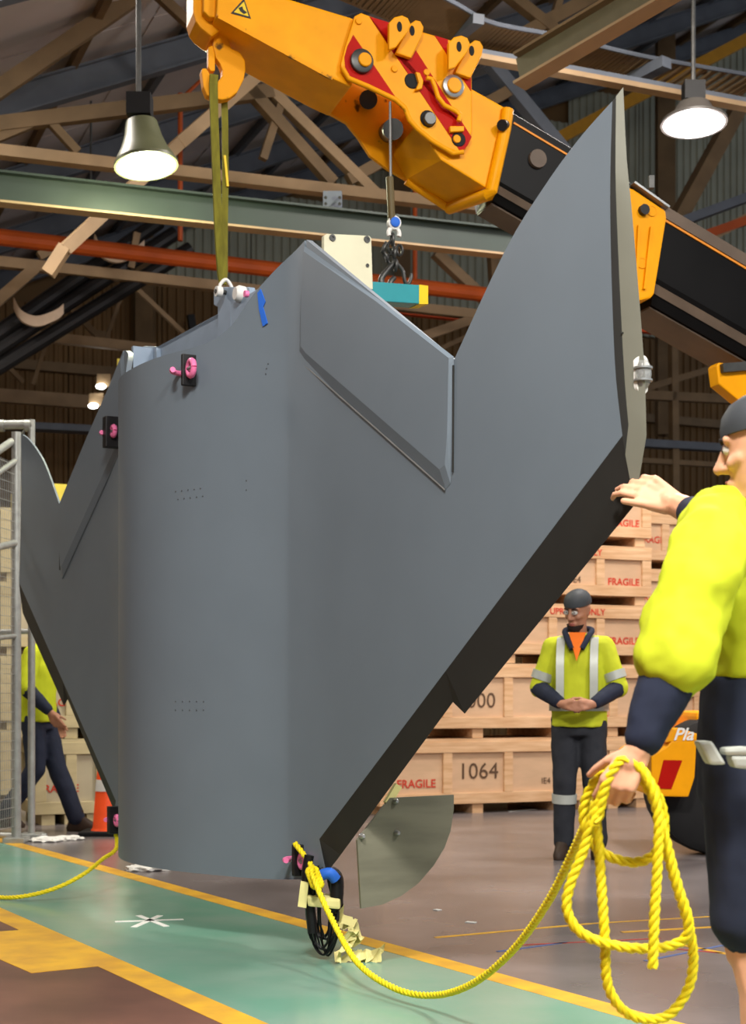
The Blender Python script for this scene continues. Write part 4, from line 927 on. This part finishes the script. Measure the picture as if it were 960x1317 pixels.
def head(mb, c, f, u, s=1.0):                    # c: between the ears; f: face direction; u: up
    f = f.normalized(); u = (u-f*u.dot(f)).normalized(); r = f.cross(u)
    secs = []
    for h, a, b, o in [(.125,.02,.03,-.005),(.118,.045,.06,-.005),(.095,.066,.086,-.006),(.06,.075,.096,-.004),(.02,.074,.096,0),(-.02,.070,.090,.004),(-.05,.064,.080,.010),(-.08,.055,.066,.020),(-.105,.042,.048,.034),(-.12,.022,.026,.044)]:
        secs.append((c+u*h*s+f*o*s, r, f, a*s, b*s))
    loft(mb, secs, 24)
    P3 = lambda x, y, z: c+(r*x+f*y+u*z)*s
    chain(mb, [P3(0,.092,.022), P3(0,.108,-.012), P3(0,.118,-.030)], [.010*s,.012*s,.014*s]); cap(mb, P3(-.012,.100,-.034), P3(.012,.100,-.034), .011*s, .011*s)
    cap(mb, P3(-.045,.078,.030), P3(.045,.078,.030), .013*s, .013*s)
    for e in (-1,1):
        cap(mb, P3(e*.04,.072,-.028), P3(e*.05,.05,-.02), .018*s, .018*s)
        cap(mb, P3(e*.074,-.008,.022), P3(e*.072,.0,-.026), .013*s, .010*s); cap(mb, P3(e*.080,-.016,.020), P3(e*.076,-.010,-.01), .010*s, .008*s)
    cap(mb, P3(-.02,.086,-.072), P3(.02,.086,-.072), .012*s, .012*s); cap(mb, P3(-.012,.078,-.104), P3(.012,.078,-.104), .017*s, .017*s)
    return P3
def face_bits(P3, parent, s=1.0):
    for e in (-1,1):
        o = MB().sphere(P3(e*.031,.083,.008), .0125*s, 12, 8).build('eye', M['eye'], parent, 60)
        MB().sphere(P3(e*.031,.0925,.008), .0058*s, 10, 6).build('iris', M['iris'], o, 60)
        MB().tube(crv([P3(e*.014,.098,.028), P3(e*.034,.096,.035), P3(e*.05,.084,.028)], 4), .0045*s, 6).build('eyebrow', M['hair'], parent, 60)
    b = MB(); b.tube(crv([P3(-.024,.088,-.070), P3(-.01,.0985,-.067), P3(0,.0995,-.069), P3(.01,.0985,-.067), P3(.024,.088,-.070)], 3), .0048*s, 6)
    b.tube(crv([P3(-.022,.088,-.074), P3(0,.0985,-.079), P3(.022,.088,-.074)], 3), .0052*s, 6); b.build('lips', M['lip'], parent, 60)
def cap_hat(P3, parent, m, brim=True, s=1.0, back=False):
    b = MB(); secs = []
    o = P3(0,0,0); r = (P3(1,0,0)-o)/s; f = (P3(0,1,0)-o)/s; u = (P3(0,0,1)-o)/s
    for h, a, q in [(.040,.085,.106),(.06,.086,.106),(.09,.080,.098),(.115,.062,.078),(.132,.035,.045),(.138,.008,.01)]: secs.append((o+u*h*s-f*.004*s, r, f, a*s, q*s))
    loft(b, secs, 28); hat = b.build('cap', M[m], parent, 50)
    if brim:
        sg = -1 if back else 1; pts = []
        top = [o+(r*(.075*math.cos(t))+f*sg*(.085+.075*math.sin(t))*1.0+u*(.045-.016*math.sin(t)))*s for t in [PI*k/12 for k in range(13)]]
        b = MB(); b.prism(top, [p+u*.006*s for p in top]); b.build('cap_brim', M[m], hat, 40)
    return hat
# ---- near worker at the right edge, facing the wing, hi-vis shirt and navy shorts
FW = V((-.80,.60,0)).normalized(); LW = V((-.60,-.80,0)).normalized()          # forward, his left
pel = P(985,975,3.58); pel = V((pel.x, 3.58, .95))
w1 = thing('person', V((pel.x, pel.y, 0)), 'person in yellow hi-vis shirt, navy shorts and dark cap steadying the wing tip', 'person')
chest = pel+UP*.42+FW*.06; neck = pel+UP*.60+FW*.08; hd = P(985,577,3.55)
shL = P(912,712,3.40); elL = P(868,850,3.30); wrL = P(822,965,3.27)
shR = P(948,668,3.78); elR = P(918,672,4.02); wrR = P(872,650,4.28)
body = MB()
hp = lambda s: pel+LW*(.095*s)-UP*.02
kn = {1: P(968,1210,3.47), -1: P(1030,1195,3.72)}
ank = {1: V((kn[1].x+.03, kn[1].y+.02, .09)), -1: V((kn[-1].x+.10, kn[-1].y-.02, .09))}
loft(body, [(pel-UP*.10, LW, FW, .16, .11), (pel+UP*.02, LW, FW, .17, .12), (pel+UP*.2, LW, FW, .15, .11), (chest, LW, FW, .17, .12), (pel+UP*.52+FW*.06, LW, FW, .15, .10), (neck, LW, FW, .07, .07)])
cap(body, neck-UP*.02, hd-UP*.07, .060, .058)
P3 = head(body, hd, V((-.88,.45,-.12)), UP)
for s in (1,-1):
    chain(body, [hp(s), kn[s], kn[s]*.72+ank[s]*.28-FW*.02, ank[s]], [.085,.060,.058,.042])
    cap(body, kn[s]+FW*.02, kn[s]+FW*.02-UP*.03, .05, .045)
chain(body, [shL, elL, wrL], [.055,.045,.030]); chain(body, [shR, elR, wrR], [.055,.048,.036])
hand(body, wrL, (P(800,1002,3.27)-wrL), V((.25,.9,-.1)), V((-.9,-.1,.35)), (.75,.85,.9,.95), .03, 1.05, (.6,.6,.4), .5)
hand(body, wrR, (P(842,634,4.29)-wrR), V((-.35,.9,-.05)), V((-.4,-.3,-1)), (.55,.65,.75,.85), .05, 1.2, (.98,.50,-.25), .05)
finish(body, 'body', 'human', w1, .0055, 2)
face_bits(P3, w1)
hb_ = MB(); loft(hb_, [(P3(0,-.012,.035), (P3(1,0,0)-P3(0,0,0)), (P3(0,1,0)-P3(0,0,0)), .079, .092), (P3(0,-.02,.0), (P3(1,0,0)-P3(0,0,0)), (P3(0,1,0)-P3(0,0,0)), .078, .084), (P3(0,-.03,-.04), (P3(1,0,0)-P3(0,0,0)), (P3(0,1,0)-P3(0,0,0)), .068, .07)], 20); hb_.build('hair', M['hair_l'], w1, 60)
cap_hat(P3, w1, 'cap', False)
sh_ = MB()
loft(sh_, [(pel+UP*.17, LW, FW, .19, .15), (pel+UP*.28, LW, FW, .19, .15), (chest, LW, FW, .205, .155), (pel+UP*.52+FW*.07, LW, FW, .18, .125), (neck-UP*.01, LW, FW, .10, .09), (neck+UP*.04, LW, FW, .075, .075)])
chain(sh_, [neck-UP*.06+LW*.1, shL, shL.lerp(elL,.55), elL+(elL-shL).normalized()*-.0], [.09,.098,.096,.094])
chain(sh_, [neck-UP*.06-LW*.1, shR, shR.lerp(elR,.7), elR], [.09,.09,.075,.068])
finish(sh_, 'shirt', 'hivis', w1, .011, 3, .04, .10)
nv = MB()
chain(nv, [elL+(wrL-elL)*.04, elL+(wrL-elL)*.4, elL+(wrL-elL)*.86], [.070,.062,.046])
finish(nv, 'sleeve', 'navy', w1, .008, 3, .012, .08, 'navy lower sleeve')
nv = MB(); chain(nv, [elR, elR+(wrR-elR)*.62], [.062,.045]); finish(nv, 'sleeve', 'navy', w1, .008, 3, .008, .08, 'navy lower sleeve')
st = MB(); loft(st, [(pel-UP*.12, LW, FW, .195, .155), (pel, LW, FW, .195, .155), (pel+UP*.18, LW, FW, .188, .148)])
for s in (1,-1): chain(st, [hp(s)-UP*.02, hp(s).lerp(kn[s],.5), hp(s).lerp(kn[s],.86)], [.115,.108,.100], 16)
finish(st, 'shorts', 'navy', w1, .011, 3, .018, .12)
st = MB()
for s in (1,-1): chain(st, [hp(s).lerp(kn[s],.72), hp(s).lerp(kn[s],.93)], [.085,.080], 16)
finish(st, 'shorts_lining', 'navy', w1, .01, 3)
for pts, Y in (([(898,953),(917,953),(936,984),(914,984)],3.3), ([(932,962),(966,960),(968,972),(934,972)],3.3), ([(940,972),(966,972),(966,990),(946,988)],3.3)):
    b = MB(); b.extr([P(x,y,Y+.03+(x-898)*-.0009) for x,y in pts], V((0,.06,0))); b.build('reflective_patch', M['reflect'], w1, None, .008)
for s in (1,-1):
    b = MB(); a0 = ank[s]; loft(b, [(V((a0.x,a0.y,.005))+FW*.05, LW, FW, .048, .135), (V((a0.x,a0.y,.03))+FW*.05, LW, FW, .052, .14), (V((a0.x,a0.y,.07))+FW*.035, LW, FW, .046, .11), (V((a0.x,a0.y,.11))+FW*.0, LW, FW, .046, .06), (V((a0.x,a0.y,.2)), LW, FW, .05, .055)], 20)
    b.build('boot', M['boot'], w1, 50)
# ---- workers further back
def worker(label, base, F_, Ht, legs, arms, skin, vest, trousers, headturn, cap_m, stripes=True, seedv=0):
    F_ = F_.normalized(); L_ = V((-F_.y, F_.x, 0)); k = Ht/1.75
    w = thing('person', V((base.x, base.y, 0)), label, 'person')
    pel = V((base.x, base.y, .93*k)); body = MB(); neck = pel+UP*.53*k+F_*.03
    hd = pel+UP*.71*k+F_*.07
    loft(body, [(pel-UP*.1*k, L_, F_, .15*k, .11*k), (pel+UP*.18*k, L_, F_, .14*k, .10*k), (pel+UP*.40*k, L_, F_, .165*k, .115*k), (pel+UP*.48*k, L_, F_, .13*k, .09*k), (neck, L_, F_, .06*k, .06*k)])
    cap(body, neck-UP*.02, hd-UP*.07*k, .057*k, .056*k)
    P3 = head(body, hd, headturn, UP+F_*.2, k)
    tr = MB(); sh = MB(); loft(tr, [(pel-UP*.12*k, L_, F_, .17*k, .125*k), (pel+UP*.1*k, L_, F_, .165*k, .125*k)])
    for s in (1,-1):
        kn, an = legs[s]; kn = pel+(F_*kn[0]+L_*kn[1])*k+UP*(kn[2]-.93)*k; an = pel+(F_*an[0]+L_*an[1])*k+UP*(an[2]-.93)*k
        h_ = pel+L_*(.09*s*k)-UP*.02
        chain(body, [h_, kn, an], [.08*k,.055*k,.04*k]); chain(tr, [h_, h_.lerp(kn,.5), kn, an+UP*.02], [.098*k,.092*k,.078*k,.068*k], 14)
        b = MB(); ff = (F_+L_*.15*s).normalized(); fl_ = V((-ff.y,ff.x,0)); z0 = an.z-.085*k
        loft(b, [(V((an.x,an.y,z0+.003))+ff*.05, fl_, ff, .046, .13), (V((an.x,an.y,z0+.03))+ff*.05, fl_, ff, .05, .135), (V((an.x,an.y,z0+.07))+ff*.035, fl_, ff, .045, .105), (V((an.x,an.y,z0+.12)), fl_, ff, .045, .058), (V((an.x,an.y,z0+.17)), fl_, ff, .048, .052)], 18)
        b.build('boot', M['boot'], w, 50)
        if stripes:
            m0 = kn.lerp(an,.25); MB().lathe(m0, (an-kn), [(-.03*k,.0842*k),(.03*k,.082*k)], 20).build('reflective_band', M['reflect'], w, 40)
    loft(sh, [(pel-UP*.06*k, L_, F_, .185*k, .15*k), (pel+UP*.15*k, L_, F_, .185*k, .145*k), (pel+UP*.38*k, L_, F_, .19*k, .145*k), (pel+UP*.48*k, L_, F_, .155*k, .115*k), (neck-UP*.01, L_, F_, .085*k, .08*k), (neck+UP*.03*k, L_, F_, .07*k, .07*k)])
    for s in (1,-1):
        so = pel+UP*.47*k+L_*(.165*s*k)+F_*.02
        el, wr, hdir, pn = arms[s]; el = pel+(F_*el[0]+L_*el[1]+UP*el[2])*k; wr = pel+(F_*wr[0]+L_*wr[1]+UP*wr[2])*k
        hdir = F_*hdir[0]+L_*hdir[1]+UP*hdir[2]; pn = F_*pn[0]+L_*pn[1]+UP*pn[2]
        chain(body, [so, el, wr], [.05*k,.042*k,.029*k])
        hand(body, wr, hdir, pn, UP*.6+F_*.8, (.5,.55,.6,.62), .04, 1.0*k, (.8,.5,.2), .35)
        chain(sh, [so-L_*(.05*s), so, so.lerp(el,.6), el+(wr-el)*.02], [.078*k,.074*k,.068*k,.066*k])
        b = MB(); chain(b, [el+(wr-el)*.02, el+(wr-el)*.5, el+(wr-el)*.9], [.063*k,.055*k,.044*k]); finish(b, 'sleeve', 'navy', w, .011, 3, .01, .1)
        if stripes: m0 = so.lerp(el,.72); MB().lathe(m0, (el-so), [(-.028*k,0.0765*k),(.028*k,.074*k)], 20).build('reflective_band', M['reflect'], w, 40)
    finish(body, 'body', skin, w, .0075, 2); face_bits(P3, w, k); cap_hat(P3, w, cap_m, False, k)
    finish(sh, 'hi_vis_shirt', vest, w, .012, 3, .02, .14); finish(tr, 'trousers', trousers, w, .012, 3, .018, .12)
    return w, pel, F_, L_, k, P3, neck
fw = V((P(745,900,9.85).x, 9.85, 0))
w2, pl2, F2, L2, k2, PP, nk = worker('person in hi-vis shirt, dark cap and navy trousers standing before the crates', fw, V((-.22,-1,0)), 1.76,
   {1:((.03,.10,.50),(-.02,.12,.085)), -1:((.05,-.09,.50),(.02,-.10,.085))},
   {1:((.03,.265,.20),(.26,.11,.09),(.5,-.85,-.1),(-.6,-.4,-.2)), -1:((.02,-.265,.20),(.26,-.09,.09),(.5,.85,-.1),(-.6,.4,-.2))},
   'human2', 'hivis_dull', 'charcoal', V((-.62,-.72,-.32)), 'cap')
def wrapped(pts, dx, wd, label=None):            # reflective tape laid on the chest
    b = MB(); R = []
    for a_, f_, z_ in pts:
        c = pl2+(L2*a_+F2*f_+UP*z_)*k2; R.append([c-L2*wd, c+L2*wd, c+L2*wd+F2*.012, c-L2*wd+F2*.012])
    b.rings(R); return b.build('reflective_tape', M['reflect'], w2, 40)
for s in (1,-1): wrapped([(s*.105,.0,.545),(s*.11,.085,.52),(s*.11,.135,.44),(s*.11,.160,.34),(s*.11,.163,.22),(s*.11,.165,.08)], 0, .026)
b = MB(); rr = []
for z in (.045,.100): rr.append([pl2+(L2*(.198*math.cos(t))+F2*(.163*math.sin(t))+UP*z)*k2 for t in [2*PI*j/28 for j in range(28)]])
b.rings(rr, False); b.build('reflective_belt', M['reflect'], w2, 40)
b = MB(); b.prism([nk+(L2*x+F2*y+UP*z)*k2 for x,y,z in [(-.055,.075,.03),(.055,.075,.03),(.03,.125,-.06),(0,.150,-.16),(-.03,.125,-.06)]], [nk+(L2*x+F2*(y+.012)+UP*z)*k2 for x,y,z in [(-.055,.08,.03),(.055,.08,.03),(.03,.13,-.06),(0,.153,-.16),(-.03,.13,-.06)]]); b.build('undershirt', M['orange'], w2, 40)
b = MB(); b.tube(crv([nk+(L2*.03+F2*.135-UP*.08)*k2, nk+(L2*.07+F2*.09+UP*.0)*k2, nk+(L2*.085-F2*.01+UP*.05)*k2, nk+(-F2*.07+UP*.06)*k2, nk+(L2*-.085-F2*.01+UP*.05)*k2, nk+(L2*-.07+F2*.09+UP*.0)*k2, nk+(L2*-.03+F2*.135-UP*.08)*k2], 4), .02, 8); b.build('collar', M['navy'], w2, 60)
for e in (-1,1): MB().sphere(PP(e*.032,.094,.008), .019, 12, 8, None, (1.15,.5,.8)).build('safety_glasses', M['glass'], w2, 60)
b = MB(); loft(b, [(PP(0,.050,-.084), PP(1,0,0)-PP(0,0,0), PP(0,1,0)-PP(0,0,0), .062, .046), (PP(0,.052,-.10), PP(1,0,0)-PP(0,0,0), PP(0,1,0)-PP(0,0,0), .056, .050), (PP(0,.055,-.135), PP(1,0,0)-PP(0,0,0), PP(0,1,0)-PP(0,0,0), .036, .032)], 16); b.build('beard', M['hair'], w2, 60)
lw = V((P(48,900,11.75).x, 11.75, 0))
worker('person in hi-vis shirt walking behind the mesh fence, mostly hidden by the left wing', lw, V((1,-.15,0)), 1.76,
   {1:((.14,.07,.50),(.30,.07,.085)), -1:((.02,-.08,.50),(-.24,-.08,.12))},
   {1:((-.08,.27,.20),(.06,.30,-.05),(.3,0,-1),(0,-1,0)), -1:((.02,-.27,.20),(.2,-.25,.02),(.5,0,-.8),(0,1,0))},
   'human2', 'hivis', 'navy', V((1,-.1,-.1)), 'cap', False)
